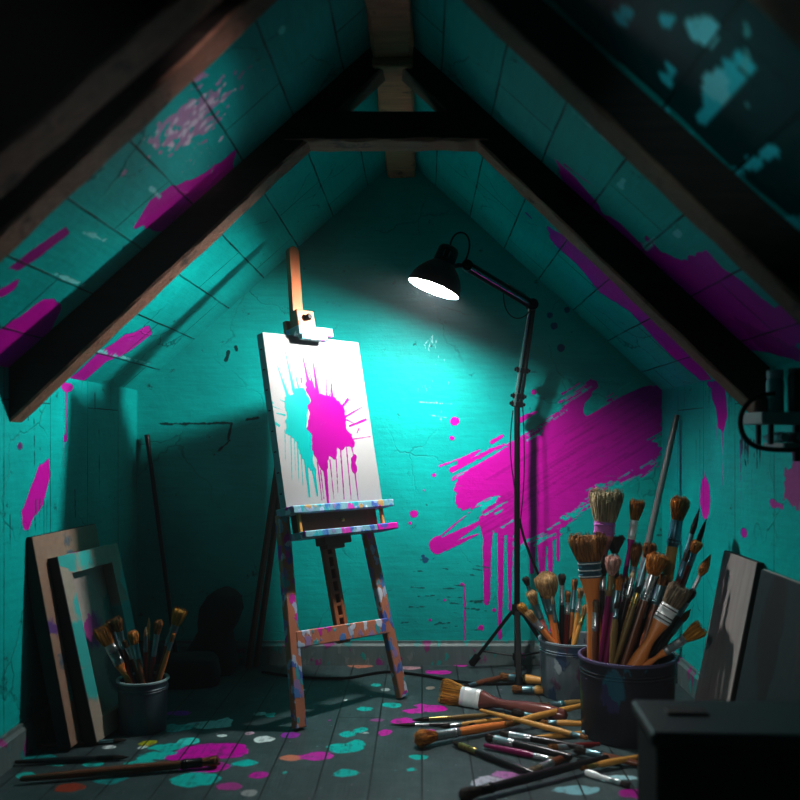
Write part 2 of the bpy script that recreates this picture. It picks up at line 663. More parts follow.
def paint_back(p):
    W = wall_xy
    big = [(454, 495), (457, 478), (470, 467), (492, 457), (517, 444), (540, 434), (556, 420), (566, 404), (578, 388), (592, 374),
           (595, 384), (582, 408), (588, 414), (604, 404), (630, 392), (664, 378), (664, 430), (645, 440), (664, 447), (656, 464),
           (640, 474), (622, 481), (600, 485), (590, 500), (575, 516), (560, 526), (553, 538), (540, 541), (528, 545), (510, 537),
           (495, 534), (486, 530), (484, 512), (492, 500), (478, 502), (462, 508)]
    p.poly([W(*q) for q in big], MAG, 0.032, 26, 3, dirn=math.radians(31))
    for a, b, r0, r1 in (((438, 545), (438, 545), 9, 9), ((440, 545), (484, 520), 6, 1.5), ((446, 548), (478, 534), 3, 1),
                         ((487, 528), (487, 602), 4.5, 3.2), ((486, 520), (488, 545), 7, 4), ((501, 532), (500, 638), 3.4, 1.6), ((510, 532), (510, 610), 3, 1.2),
                         ((532, 540), (532, 572), 4, 2), ((542, 538), (542, 590), 4.5, 2.2), ((550, 536), (551, 640), 2.6, 1.4), ((558, 530), (558, 560), 2, 1.5),
                         ((465, 585), (465, 640), 1.0, 0.8), ((462, 584), (465, 588), 1.2, 1), ((452, 470), (500, 446), 3, 1.0),
                         ((460, 462), (480, 450), 3.0, 1), ((492, 442), (502, 436), 2.2, 1.5), ((436, 540), (470, 512), 1.0, 0.6),
                         ((520, 420), (536, 412), 3, 1.5), ((440, 466), (470, 455), 1.2, .6)):
        p.cap(W(*a), W(*b), k_(r0), k_(r1), MAG, 0.003, 45, 5)
    # dry-brush streaks: ragged ends of the stroke and faint ridges within it
    rs = random.Random(17)
    ca, sa_ = math.cos(math.radians(31)), math.sin(math.radians(31))
    edge = [(664, 432), (654, 466), (640, 476), (622, 482), (600, 486), (590, 500), (575, 516), (560, 527), (552, 540), (530, 545), (492, 500), (478, 503)]
    for i in range(90):
        j = rs.randrange(len(edge) - 1)
        t = rs.random()
        x, y = edge[j][0] + (edge[j + 1][0] - edge[j][0]) * t, edge[j][1] + (edge[j + 1][1] - edge[j][1]) * t
        ln, sh = rs.uniform(6, 30), rs.uniform(-6, 4)
        x0, y0 = x - ca * ln * .6 + sh * .5, y + sa_ * ln * .6 + sh
        p.cap(W(x0, y0), W(x0 + ca * ln, y0 - sa_ * ln), k_(rs.uniform(.5, 1.5)), k_(.3), MAG if rs.random() < .5 else TEAL, .003, 60, i)
    up = [(457, 478), (470, 467), (492, 457), (517, 444), (540, 434), (556, 420), (566, 404), (580, 388), (604, 404), (630, 392)]
    for i in range(46):
        j = rs.randrange(len(up) - 1)
        t = rs.random()
        x, y = up[j][0] + (up[j + 1][0] - up[j][0]) * t, up[j][1] + (up[j + 1][1] - up[j][1]) * t
        ln, sh = rs.uniform(8, 34), rs.uniform(-9, 2)
        x0, y0 = x - ca * ln * .5, y + sa_ * ln * .5 + sh
        p.cap(W(x0, y0), W(x0 + ca * ln, y0 - sa_ * ln), k_(rs.uniform(.4, 1.2)), k_(.25), MAG if rs.random() < .75 else TEAL, .003, 60, i)
    for i in range(120):
        x, y = rs.uniform(475, 650), 0
        y = 545 - (x - 455) * .60 + rs.uniform(-50, 20)
        ln = rs.uniform(14, 60)
        a_, b_ = W(x, y), W(x + ca * ln, y - sa_ * ln)
        dx, dy = b_[0] - a_[0], b_[1] - a_[1]
        tt = np.clip(((p.U - a_[0]) * dx + (p.V - a_[1]) * dy) / (dx * dx + dy * dy), 0, 1)
        m_ = (np.hypot(p.U - a_[0] - tt * dx, p.V - a_[1] - tt * dy) < .004) & (p.f > 0)
        sc_ = rs.uniform(.78, 1.08)
        p.c[m_] = p.c[m_] * sc_
    for x, y, r in ((455, 421, 4.6), (452, 438, 2.6), (434, 475, 2.2), (534, 392, 2.8), (414, 514, 4.2), (410, 523, 1.6), (430, 620, 1.6), (481, 628, 3),
                    (494, 610, 2), (445, 600, 1.6), (424, 490, 1)):
        p.ell(W(x, y), k_(r), k_(r) * .95, MAG, 0, 0.002, 60, 2)
    for x, y, r in ((550, 315, 3), (554, 326, 3.6), (561, 348, 3.8), (567, 310, 3), (425, 560, 3.2), (423, 556, 2)):
        p.ell(W(x, y), k_(r), k_(r), (0.02, 0.10, 0.22), 0, 0.003, 60, 2)
    # wet highlights under the lamp, painted as pale dribbles
    rr = random.Random(4)
    for i in range(34):
        x, y = rr.gauss(432, 9), rr.uniform(335, 420)
        p.cap(W(x, y), W(x + rr.uniform(-.6, .6), y + rr.uniform(1, 6)), k_(0.35), k_(0.2), (0.30, 0.75, 0.75))
    for a, b in (((424, 345), (432, 336)), ((428, 350), (433, 335)), ((435, 352), (437, 338)), ((418, 402), (452, 404)), ((430, 415), (448, 418))):
        p.cap(W(*a), W(*b), k_(0.45), k_(0.3), (0.35, 0.8, 0.8), 0.002, 60)
    # dark scuffs
    for a, b, r in (((160, 424), (232, 423), 1.0), ((232, 423), (228, 440), 1.2), ((228, 352), (226, 360), 1.6), ((236, 347), (237, 350), 2), ((246, 420), (258, 418), 1), ((214, 455), (230, 440), .8)):
        p.cap(W(*a), W(*b), k_(r), k_(r), (0.004, 0.06, 0.06), 0.006, 50, 9)
    for i in range(26):
        x, y = rr.uniform(400, 480), rr.uniform(560, 635)
        p.cap(W(x, y), W(x + rr.uniform(6, 18), y + rr.uniform(-2, 3)), k_(.6), k_(.3), (0.004, 0.13, 0.13), 0.004, 60, i)


def gable_clip(U, V):
    top = np.where(U < AX, AZ + (U - AX) * (AZ - ZK) / (AX - XL), AZ - (U - AX) * (AZ - ZK) / (XR - AX))
    return V / AZ * top       # rows squeezed under the slopes


us = steps(XL, XR, XL, XR, 0.0065, 0.0065)
us = np.unique(np.append(us, AX))
vs = steps(0, AZ, 0, AZ, 0.0065, 0.0065)


def back_wall():
    # paint is worked out on the squeezed rows, so that it keeps its true place
    U, V = np.meshgrid(us, vs)
    Vt = gable_clip(U, V)

    def fn(pt):
        pt.V = Vt
        paint_back(pt)
    m = teal_wall('teal_plaster_back', None, 0.35, 0.05)
    o = surface('wall_back', (0, YB, 0), (1, 0, 0), (0, 0, 1), us, vs, fn, m, clip=gable_clip)
    uv = o.data.uv_layers[0]
    n = len(o.data.loops)
    vi = np.empty(n, np.int32)
    o.data.loops.foreach_get('vertex_index', vi)
    uvv = np.stack([U.ravel(), Vt.ravel()], 1)[vi]
    uv.data.foreach_set('uv', uvv.astype(np.float32).ravel())
    return struct(o)


back_wall()


# ---- side walls: coordinates (Y, Z)
def side_yz(X):
    def fn(px, py):
        p = PX(px, py, X)
        return (p.y, p.z)
    return fn


def paint_left(p):
    W = side_yz(XL)
    p.poly([W(*q) for q in ((48, 458), (50, 475), (43, 503), (36, 515), (28, 529), (22, 526), (22, 512), (30, 490), (40, 465))], MAG, 0.01, 25, 4, dirn=1.2)
    p.cap(W(26, 520), W(24, 530), k_(3, 3), k_(1, 3), MAG)
    p.cap(W(66, 384), W(66, 436), k_(1.8, 3.2), k_(1.6, 3.2), MAG)
    p.ell(W(65.5, 438), k_(5, 3.2), k_(4, 3.2), MAG)
    p.cap(W(64, 440), W(64, 468), k_(.8, 3.2), k_(.5, 3.2), MAG)
    p.ell(W(67, 387), .06, .015, MAG, 0, .006, 40)
    p.ell(W(20, 446), .02, .012, (0.16, 0.05, 0.2))
    for x, y0, y1 in ((34, 388, 470), (95, 393, 432), (99, 430, 500), (10, 515, 560), (35, 510, 540), (75, 490, 520), (28, 400, 420)):
        p.cap(W(x, y0), W(x + .5, y1), .004, .002, (0.003, 0.05, 0.05), .004, 30, x)
    for x in (36, 40, 44, 47):
        p.cap(W(x, 500), W(x, 525 + x % 3 * 5), .003, .0015, (0.003, 0.09, 0.09))


def paint_right(p):
    W = side_yz(XR)
    p.poly([W(*q) for q in ((706, 383), (724, 378), (726, 400), (727, 415), (724, 432), (718, 428), (716, 408), (712, 400), (711, 388))], MAG, 0.008, 30, 4, dirn=PI / 2)
    p.cap(W(722, 425), W(723, 486), k_(1.5, 3), k_(.7, 3), MAG)
    p.cap(W(717, 425), W(717, 440), k_(1.2, 3), k_(.5, 3), MAG)
    p.ell(W(705, 498), k_(7, 3.2) * 2.4, k_(23, 3.2), MAG, 0, .008, 30, 6)
    p.cap(W(704, 470), W(704, 480), k_(.8, 3.2), k_(2, 3.2), MAG)
    p.ell(W(744, 533), .03, .016, (0.45, 0.005, 0.35))
    p.cap(W(741, 436), W(741, 505), .004, .002, (0.4, 0.01, 0.35))
    p.ell(W(798, 482), .08, .07, (0.36, 0.10, 0.28), 0, .05, 30, 8)
    p.ell(W(775, 505), .04, .02, (0.45, 0.06, 0.35), 0, .02, 18, 8)
    for i, x in enumerate((706, 709, 729, 731, 700, 696, 740, 746, 735, 752)):
        y0 = (390, 396, 385, 392, 430, 440, 440, 446, 386, 470)[i]
        p.cap(W(x, y0), W(x, y0 + 18 + (i * 37) % 40), .004, .0015, (0.003, 0.06, 0.06))
    for i in range(7):
        p.cap(W(742 + 3 * i, 440), W(742 + 3 * i, 455 + (i * 13) % 17), .008, .002, (0.004, 0.03, 0.035), .006, 40, i)


ysteps = steps(YF, YB, 2.3, YB, 0.008, 0.06)
zsteps = steps(0, ZK, 0, ZK, 0.008, 0.008)
M_SIDE = teal_wall('teal_boards_side', 'v', 0.5, PI / 2, row=0.34, bw=3.0, seam_size=0.0025)
struct(surface('wall_left', (XL, 0, 0), (0, 1, 0), (0, 0, 1), ysteps, zsteps, paint_left, M_SIDE))
struct(surface('wall_right', (XR, 0, 0), (0, 1, 0), (0, 0, 1), ysteps, zsteps, paint_right, M_SIDE))

# ---- the two roof slopes: coordinates (Y, distance down from the ridge)
DL = Vector((XL - AX, 0, ZK - AZ))
DR = Vector((XR - AX, 0, ZK - AZ))
LL, LR = DL.length, DR.length
DL.normalize()
DR.normalize()


def paint_slope_left(p):
    p.poly([(1.0, 0), (1.78, 0), (1.78, LL), (1.0, LL)], (0.002, 0.06, 0.065), .02, 6, 3)  # shade over the near boards, painted as a dark patch
    W = lambda a, b: on_plane(a, b, (AX, 0, AZ), (0, 1, 0), DL)
    p.poly([W(*q) for q in ((150, 325), (153, 333), (132, 350), (105, 363), (88, 378), (66, 388), (62, 384), (80, 370), (100, 352), (125, 335))], MAG, .012, 22, 2, dirn=1.2)
    p.poly([W(*q) for q in ((-10, 335), (20, 318), (45, 298), (62, 303), (50, 335), (10, 372), (-10, 380))], MAG, .02, 16, 3, dirn=1.2)
    p.poly([W(*q) for q in ((136, 226), (150, 200), (172, 186), (205, 174), (235, 150), (235, 185), (175, 235))], MAG, .015, 22, 5, dirn=1.2)
    p.poly([W(*q) for q in ((10, 268), (40, 244), (66, 227), (71, 233), (45, 252), (20, 270))], (0.4, 0.005, 0.27), .012, 18, 3, dirn=1.2)
    p.poly([W(*q) for q in ((0, 290), (20, 278), (14, 290), (0, 298))], MAG, .01, 20, 3)
    rr = random.Random(11)
    for i in range(230):  # pink spatter, its bright wet sheen painted in as pale colour
        t = rr.gauss(0, 1)
        x, y = 194 + 21 * t + rr.gauss(0, 8), 117 - 17 * t + rr.gauss(0, 11)
        c = W(x, y)
        s = rr.uniform(.003, .011) * (1.3 if abs(t) < .8 else .7)
        p.ell(c, s * 1.5, s, (0.50, 0.27, 0.46) if rr.random() < .75 else (0.75, 0.62, 0.72), rr.uniform(0, 3), .006, 60, i)
    for i in range(40):
        x, y = rr.gauss(198, 13), rr.gauss(155, 10)
        p.ell(W(x, y), .005, .004, (0.25, 0.4, 0.42))
    for x, y, r in ((35, 45, .03), (60, 30, .02), (70, 15, .025), (108, 26, .025), (50, 60, .015)):
        p.ell(W(x, y), r * 1.8, r, (0.45, 0.10, 0.36), .5, .01, 30, x)
    for a, b in (((56, 274), (84, 285)), ((85, 232), (105, 240)), ((150, 187), (160, 197)), ((95, 350), (150, 364))):
        p.cap(W(*a), W(*b), .006, .004, (0.25, 0.72, 0.72), .008, 40, 4)
    p.ell(W(282, 30), .02, .012, (0.15, 0.8, 0.75))


def paint_slope_right(p):
    W = lambda a, b: on_plane(a, b, (AX, 0, AZ), (0, 1, 0), DR)
    p.poly([W(*q) for q in ((552, 155), (575, 178), (598, 205), (603, 214), (618, 222), (640, 243), (648, 238), (660, 252), (683, 262), (706, 250), (722, 268), (745, 286),
                            (775, 308), (815, 312), (815, 340), (760, 352), (730, 345), (690, 320), (640, 275), (600, 240), (570, 195))], MAG, .018, 20, 7, dirn=1.2)
    p.poly([W(*q) for q in ((547, 226), (565, 236), (590, 252), (604, 268), (618, 280), (640, 298), (668, 328), (690, 352), (712, 380), (700, 380), (672, 356), (655, 340), (630, 312),
                            (600, 292), (578, 265), (556, 246), (550, 238))], MAG, .012, 24, 6, dirn=1.2)
    p.cap(W(565, 165), W(598, 190), .008, .003, MAG, .004, 50)
    p.cap(W(527, 214), W(531, 218), .012, .008, (0.3, 0.01, 0.3))
    p.poly([W(*q) for q in ((735, 318), (800, 350), (800, 362), (760, 350))], (0.4, 0.005, 0.27), .015, 24, 3)
    CY = (0.06, 0.72, 0.80)  # wet glints on the near boards, painted as cyan smears
    p.poly([(1.25, 0), (1.93, 0), (1.93, LR), (1.25, LR)], (0.002, 0.055, 0.06), .02, 6, 3)  # dark ground under the glints, shade put into the board colour
    for a, b, r0, r1 in (((700, 120), (733, 75), .010, .03), ((716, 92), (722, 80), .03, .02), ((668, 80), (672, 70), .018, .012), ((663, 112), (667, 108), .015, .012),
                         ((686, 138), (690, 134), .018, .014), ((738, 175), (750, 166), .012, .016), ((752, 165), (790, 138), .018, .010), ((700, 32), (708, 24), .03, .02),
                         ((668, 22), (672, 18), .015, .012), ((790, 230), (805, 218), .02, .02), ((740, 55), (746, 66), .012, .012), ((620, 18), (628, 10), .015, .012)):
        p.cap(W(*a), W(*b), r0, r1, CY if r0 < .03 else (0.3, 0.85, 0.9), .02, 22, int(a[0]))
    for a, b, r in (((573, 112), (620, 152), .007), ((620, 186), (624, 180), .012), ((645, 248), (655, 238), .012), ((744, 60), (747, 105), .004), ((747, 25), (747, 60), .004), ((676, 236), (680, 232), .01)):
        p.cap(W(*a), W(*b), r, r * .7, (0.2, 0.68, 0.68), .008, 40, 4)


yroof = steps(YF, YB, 1.2, YB, 0.0095, 0.06)
M_ROOF = teal_wall('teal_roof_boards', 'h', 0.7, 0.2, row=0.205, bw=0.95)
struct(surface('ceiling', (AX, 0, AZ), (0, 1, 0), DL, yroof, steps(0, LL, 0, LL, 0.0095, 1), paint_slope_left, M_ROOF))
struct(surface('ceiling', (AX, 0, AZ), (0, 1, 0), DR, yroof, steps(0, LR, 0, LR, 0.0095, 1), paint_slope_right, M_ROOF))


# ---- floor: coordinates (X, Y)
def paint_floor(p):
    def E(px, py, rx, ry, col, seed=1, ang=0.0):
        g = G(px, py)
        p.ell((g.x, g.y), rx * g.y / FPX, ry * g.y * g.y / FPX, col, ang, .012, 22, seed)
    WHT, TL, PK, OL, OR, PU = (0.72, 0.78, 0.78), (0.01, 0.50, 0.46), MAG, (0.42, 0.42, 0.02), (0.62, 0.24, 0.16), (0.35, 0.03, 0.42)
    for i, (px, py, rx, ry, c) in enumerate((
            (208, 725, 22, 4, WHT), (224, 722, 10, 4, WHT), (180, 728, 14, 3.5, (0.1, 0.6, 0.6)), (172, 726, 6, 2.5, (0.1, 0.6, 0.6)), (265, 739, 9.5, 3.6, WHT),
            (188, 741, 11, 4, (0.06, 0.62, 0.58)), (147, 743, 10, 3, OL), (168, 747, 18, 3.5, TL), (160, 755, 20, 4, TL), (140, 764, 14, 4, TL), (148, 757, 10, 3, TL),
            (215, 751, 36, 8, PK), (205, 767, 24, 6, PK), (180, 757, 16, 4, PK), (195, 779, 26, 7, TL), (245, 763, 12, 3, TL), (290, 758, 13, 3.5, OR), (318, 756, 17, 4.5, PK),
            (345, 748, 18, 4.5, TL), (356, 744, 12, 3.5, TL), (362, 730, 8, 3, TL), (346, 734, 8, 3, TL), (364, 733, 5, 1.2, WHT), (260, 775, 9, 3.5, PK), (291, 735, 9, 3, PU),
            (178, 713, 12, 2.5, PK), (249, 734, 4, 2, (0.6, 0.4, 0.5)), (222, 736, 6, 1.5, WHT), (261, 714, 5, 1.8, WHT), (270, 715, 5, 2, TL), (143, 747, 5, 2, WHT), (108, 747, 5, 2, WHT),
            (402, 721, 12, 3.5, PK), (415, 711, 10, 2.5, PK), (432, 708, 14, 4, PK), (386, 732, 7, 2.6, PK), (422, 706, 8, 2, PK), (455, 700, 14, 3, PK), (468, 692, 12, 3, PK),
            (392, 705, 10, 2.5, TL), (366, 709, 8, 2, TL), (376, 685, 6, 1.5, TL), (420, 757, 9, 3, TL), (432, 733, 6, 3, PK), (347, 773, 12, 3.5, TL), (230, 786, 12, 4, (0.45, 0.06, 0.3)),
            (437, 672, 14, 2, PK), (360, 666, 12, 2, OR), (410, 668, 10, 1.6, (0.6, 0.35, 0.4)), (460, 665, 8, 2, PK), (250, 793, 8, 3, (0.35, .35, .35)), (430, 688, 4, 1.5, (0.4, .3, .25)),
            (40, 758, 18, 4, (0.01, 0.3, 0.3)), (58, 764, 10, 3, TL), (92, 764, 10, 3, TL), (25, 775, 8, 3, TL), (110, 780, 18, 4, (0.01, 0.3, 0.3)), (70, 788, 18, 5, (0.35, 0.06, 0.03)),
            (492, 782, 22, 5, (0.5, 0.5, 0.56)), (505, 775, 14, 4, (0.5, 0.2, 0.45)), (575, 790, 20, 4, (0.25, 0.5, 0.55)), (635, 794, 16, 5, (0.4, 0.02, 0.28)), (610, 778, 24, 2.5, (0.4, .65, .7)),
            (345, 700, 4, 1.2, WHT), (300, 690, 3, 1, WHT), (385, 690, 4, 1.2, (0.5, .5, .5)), (330, 720, 3, 1, PK), (375, 720, 6, 1.6, (0.4, 0.05, .3)), (410, 770, 5, 1.6, TL), (285, 772, 4, 1.5, TL))):
        E(px, py, rx, ry, c, i)


xs = steps(XL, XR, XL, XR, 0.0085, 1)
yfl = steps(YF, YB, 2.45, YB, 0.0085, 0.06)
struct(surface('floor', (0, 0, 0), (1, 0, 0), (0, 1, 0), xs, yfl, paint_floor, floor_mat()))

# ---- baseboards
def baseboard(name, p0, p1, inward, h=0.105, t=0.02):
    m = MB()
    a, b, n = Vector(p0), Vector(p1), Vector(inward)
    d = (b - a).normalized()
    prof = [(0, 0), (t, 0), (t, h * .8), (t * .55, h * .9), (t * .5, h), (0, h)]
    vs = [a + n * q + Vector((0, 0, z)) for q, z in prof] + [b + n * q + Vector((0, 0, z)) for q, z in prof]
    k = len(prof)
    fs = [(i, (i + 1) % k, (i + 1) % k + k, i + k) for i in range(k)] + [tuple(range(k)), tuple(range(2 * k - 1, k - 1, -1))]
    m.add(vs, fs)
    return struct(m.build(name, M_BASE))


M_BASE = dabbed('baseboard_paint', (0.07, 0.11, 0.11), (0.19, 0.24, 0.24), [(0.01, 0.3, 0.28), (0.3, 0.02, 0.2), (0.2, 0.23, 0.23), (0.02, 0.22, 0.21)], 0.3, 34)
baseboard('baseboard_back', (XL, YB, 0), (XR, YB, 0), (0, -1, 0))
baseboard('baseboard_left', (XL, YF, 0), (XL, YB, 0), (1, 0, 0))
baseboard('baseboard_right', (XR, YF, 0), (XR, YB, 0), (-1, 0, 0))


# ------------------------------------------------------------------ roof timbers (part of the room)
def rough_prism(quad, y0, y1, seed, amp=0.0028, nseg=26):
    """a sawn timber between two long edges: quad = top start, top end, bottom end, bottom start in (x, z)"""
    rr = random.Random(seed)
    A, B, C, D = (Vector((q[0], 0, q[1])) for q in quad)
    m = MB()
    vs, fs = [], []
    for i in range(nseg + 1):
        t = i / nseg
        top, bot = A.lerp(B, t), D.lerp(C, t)
        dn = (bot - top).normalized()
        j = lambda s=1.0: rr.uniform(-amp, amp) * s
        ch = 0.008
        ring = [(top, y0, 0), (top, y1, 0), (bot - dn * ch, y1, j()), (bot, y1 - ch, j()), (bot, y0 + ch, j()), (bot - dn * ch, y0, j())]
        for p, y, q in ring:
            vs.append((p.x + dn.x * q, y + j(.5), p.z + dn.z * q))
    k = 6
    for i in range(nseg):
        for q in range(k):
            a, b = i * k + q, i * k + (q + 1) % k
            fs.append((a, b, b + k, a + k))
    fs += [tuple(range(k)), tuple(nseg * k + q for q in range(k - 1, -1, -1))]
    m.add(vs, fs)
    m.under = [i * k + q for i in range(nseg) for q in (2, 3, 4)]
    return m


tn = [0]


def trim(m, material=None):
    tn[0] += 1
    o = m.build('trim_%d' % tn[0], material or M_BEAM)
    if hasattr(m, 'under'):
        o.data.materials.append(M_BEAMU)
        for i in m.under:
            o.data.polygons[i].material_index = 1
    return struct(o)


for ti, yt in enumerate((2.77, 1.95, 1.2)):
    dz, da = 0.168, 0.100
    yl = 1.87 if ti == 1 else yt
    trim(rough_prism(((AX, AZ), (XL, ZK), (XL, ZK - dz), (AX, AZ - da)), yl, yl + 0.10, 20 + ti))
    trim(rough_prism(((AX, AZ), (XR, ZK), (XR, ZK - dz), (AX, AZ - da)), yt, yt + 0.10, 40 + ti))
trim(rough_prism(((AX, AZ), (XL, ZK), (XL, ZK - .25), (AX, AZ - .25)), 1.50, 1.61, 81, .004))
# collar tie on the far truss
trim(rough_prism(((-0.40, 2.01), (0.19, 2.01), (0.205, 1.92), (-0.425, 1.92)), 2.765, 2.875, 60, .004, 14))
# ridge beam and its bearing block
m = MB()
rb = rough_prism(((AX - .064, 2.0), (AX - .064, 2.0), (AX - .064, 2.0), (AX - .064, 2.0)), 0, 1, 1)
m = MB()
nn = 40
vsr, fsr = [], []
rr = random.Random(5)
for i in range(nn + 1):
    y = YF + (YB - YF) * i / nn
    j = lambda: rr.uniform(-.004, .004)
    for x, z in ((-.062, 2.30), (-.062, 2.178), (-.054, 2.17), (.054, 2.17), (.062, 2.178), (.062, 2.30)):
        vsr.append((AX + x + j(), y, z + j()))
for i in range(nn):
    for q in range(5):
        a = i * 6 + q
        fsr.append((a, a + 1, a + 7, a + 6))
m.add(vsr, fsr)
trim(m, M_BEAM2)
m = MB()
m.box((AX, 2.81, 2.158), (0.125, 0.12, 0.03), None, .005)
trim(m, M_BEAM2)

# ------------------------------------------------------------------ easel
EO = Vector((-.238, 3.307, 0))
EU = Vector((.679, .734, 0)).normalized()
EN = Vector((EU.y, -EU.x, 0))
AL = math.radians(12.3)
EW = Vector((0, 0, 1)) * math.cos(AL) - EN * math.sin(AL)
EM = EN * math.cos(AL) + Vector((0, 0, 1)) * math.sin(AL)


def ep(a, b, c=0.0):
    return EO + EU * a + EW * b + EM * c


DABS = [(0.05, 0.13, 0.45), (0.62, 0.70, 0.80), (0.02, 0.36, 0.42), (0.30, 0.22, 0.45), (0.06, 0.22, 0.5), (0.60, 0.02, 0.42), (0.40, 0.52, 0.68)]
M_EASEL = wood('easel_wood', (0.28, 0.095, 0.04), (0.42, 0.16, 0.07), 0.45)
M_EDARK = wood('easel_drawer_wood', (0.10, 0.035, 0.02), (0.19, 0.07, 0.04), 0.4)
M_ELEG = dabbed('easel_leg_wood', (0.40, 0.15, 0.09), (0.58, 0.25, 0.15), DABS, 0.72, 38)
M_ETRAY = dabbed('easel_tray_paint', (0.10, 0.30, 0.36), (0.30, 0.50, 0.56), DABS + [(0.03, 0.42, 0.45), (0.3, 0.4, 0.6), (0.5, 0.3, 0.1)], 0.95, 42)
M_ETRAYM = dabbed('easel_tray_magenta', (0.55, 0.005, 0.36), (0.66, 0.01, 0.45), DABS, 0.12, 30)
M_ECLAMP = dabbed('easel_clamp_paint', (0.12, 0.26, 0.28), (0.22, 0.34, 0.36), [(0.05, 0.3, 0.6), (0.7, 0.75, 0.78), (0.6, 0.1, 0.5), (0.1, 0.5, 0.55)], 0.6, 45)

ez = thing('easel', 'tall wooden easel with paint-daubed legs holding a splattered white canvas', 'easel', EO)
# the front leg pair, planted on the floor
for s, a0, a1, b1 in ((-1, -.272, -.222, .745), (1, .240, .180, .700)):
    m = MB()
    m.bar(ep(a0, 0.006), ep(a1, b1), .046, .030, EU, .003)
    m.build('leg', M_ELEG, ez)
m = MB()
m.bar(ep(-.245, .302, .004), ep(.212, .284, .004), .058, .026, EW, .003)
m.build('crossbar', M_ELEG, ez)
# toothed centre mast, from the crossbar to the top
m = MB()
for da in (-.019, .019):
    m.bar(ep(.004 + da, .255, -.024), ep(-.012 + da, .66, -.024), .019, .022, EU, .002)
m.bar(ep(.004, .255, -.024), ep(.002, .322, -.024), .052, .022, EU, .002)
for i in range(8):
    b = .345 + i * .046
    m.bar(ep(.0025 - (b - .3) * .035, b, -.024), ep(.0022 - (b - .3) * .035, b + .012, -.024), .03, .02, EU, .001)
m.bar(ep(-.012, .655, -.024), ep(-.042, 1.50, -.024), .052, .022, EU, .002)
m.build('mast', M_EASEL, ez)
m = MB()
m.bar(ep(.004, .30, -.037), ep(-.012, .66, -.037), .036, .004, EU, 0)
m.build('mast_groove', M_BLACK, ez)
m = MB()
vs_, fs_ = [], []
out = [(-.024, 1.30), (.024, 1.30)] + [(.024 * math.cos(q), 1.765 + .024 * math.sin(q)) for q in [i * PI / 10 for i in range(11)]]
k = len(out)
for c in (.012, -.012):
    vs_ += [ep(-.041 + a + .045 * (b - 1.3) / .46, b + .018, c) for a, b in out]
fs_ = [tuple(range(k)), tuple(range(2 * k - 1, k - 1, -1))] + [(i, (i + 1) % k, (i + 1) % k + k, i + k) for i in range(k)]
m.add(vs_, fs_)
m.build('mast_extension', M_EASEL, ez)
# top clamp: a wooden block with a dark knob and a lip over the canvas
m = MB()
m.bar(ep(-.012, 1.440, .028), ep(-.012, 1.530, .028), .088, .034, EU, .003)
cb = m.build('clamp_block', M_EASEL, ez)
m = MB()
kM = Matrix((EU, EW, EM)).transposed().to_4x4()
kM.translation = ep(-.012, 1.497, .045)
m.loft([(0, .008, .008, 2), (.006, .012, .012, 2), (.018, .013, .013, 2), (.024, .009, .009, 2)], 16, kM)
m.build('knob', M_BLACK, cb)
m = MB()
m.bar(ep(-.100, 1.430, .055), ep(.072, 1.430, .055), .034, .080, EW, .003)
m.bar(ep(-.088, 1.408, .082), ep(.040, 1.408, .082), .026, .022, EW, .002)
m.build('clamp_lip', M_ECLAMP, ez)
# canvas ledge, drawer and lower tray
m = MB()
m.bar(ep(-.245, .752, .045), ep(.262, .752, .045), .028, .100, EW, .003)
m.build('canvas_ledge', M_ETRAY, ez)
m = MB()
m.bar(ep(-.190, .705, .030), ep(.195, .705, .030), .070, .050, EW, .002)
dr = m.build('drawer', M_EDARK, ez)
m = MB()
kM.translation = ep(.010, .705, .055)
m.loft([(0, .005, .005, 2), (.010, .007, .007, 2), (.014, .004, .004, 2)], 12, kM)
m.build('knob', M_COPPER, dr)
for a in (-.205, .208):
    m = MB()
    m.bar(ep(a, .672, .070), ep(a, .738, .070), .014, .012, EU, .002)
    m.build('tray_bracket', M_AMBER, ez)
m = MB()
m.bar(ep(-.215, .660, .050), ep(.145, .660, .050), .024, .110, EW, .003)
lt = m.build('lower_tray', M_ETRAY, ez)
m = MB()
m.bar(ep(.146, .660, .050), ep(.256, .660, .050), .025, .110, EW, .003)
o = m.build('tray_end', M_ETRAYM, lt)
o['label'] = 'magenta painted end of the tray'
m = MB()
m.bar(ep(-.070, .636, .008), ep(.065, .636, .008), .032, .055, EW, .003)
m.bar(ep(-.055, .615, .005), ep(.035, .615, .005), .022, .045, EW, .003)
m.build('mast_slide', M_EDARK, ez)
# the rear leg: two thin rails that meet at a hinge
foot = G(252, 668)
hinge = ep(-.04, 1.26, -.06)
for d in (-.022, .022):
    m = MB()
    m.bar(foot + EU * d + Vector((0, 0, .006)), hinge + EU * d * .5, .018, .022, EU, .002)
    m.build('rear_leg', M_EDARK, ez)
m = MB()
m.bar(hinge - EU * .06, hinge + EU * .06, .03, .05, EW, .003)
m.build('hinge', M_EDARK, ez)

# ------------------------------------------------------------------ the painted canvas on the easel
CB0, CB1, CA0, CA1, CC = .768, 1.418, -.238, .243, .050
M_CANV, nt, b = mat('splattered_canvas')
cv = noise(nt, coords(nt, (350, 350, 1), 'UV'), 1.0, 2)
col, f, r = paint_layer(nt, mixc(nt, cv, (0.29, 0.295, 0.30), (0.33, 0.33, 0.33)), 0.6, edge=.0014, wob=.004, wscale=90, rough_paint=.4)
L(nt, col, b.inputs['Base Color'])
b.inputs['Specular IOR Level'].default_value = .1
L(nt, r, b.inputs['Roughness'])
bump(nt, b, mth(nt, 'ADD', mth(nt, 'MULTIPLY', cv, .4), f), .2, .003)


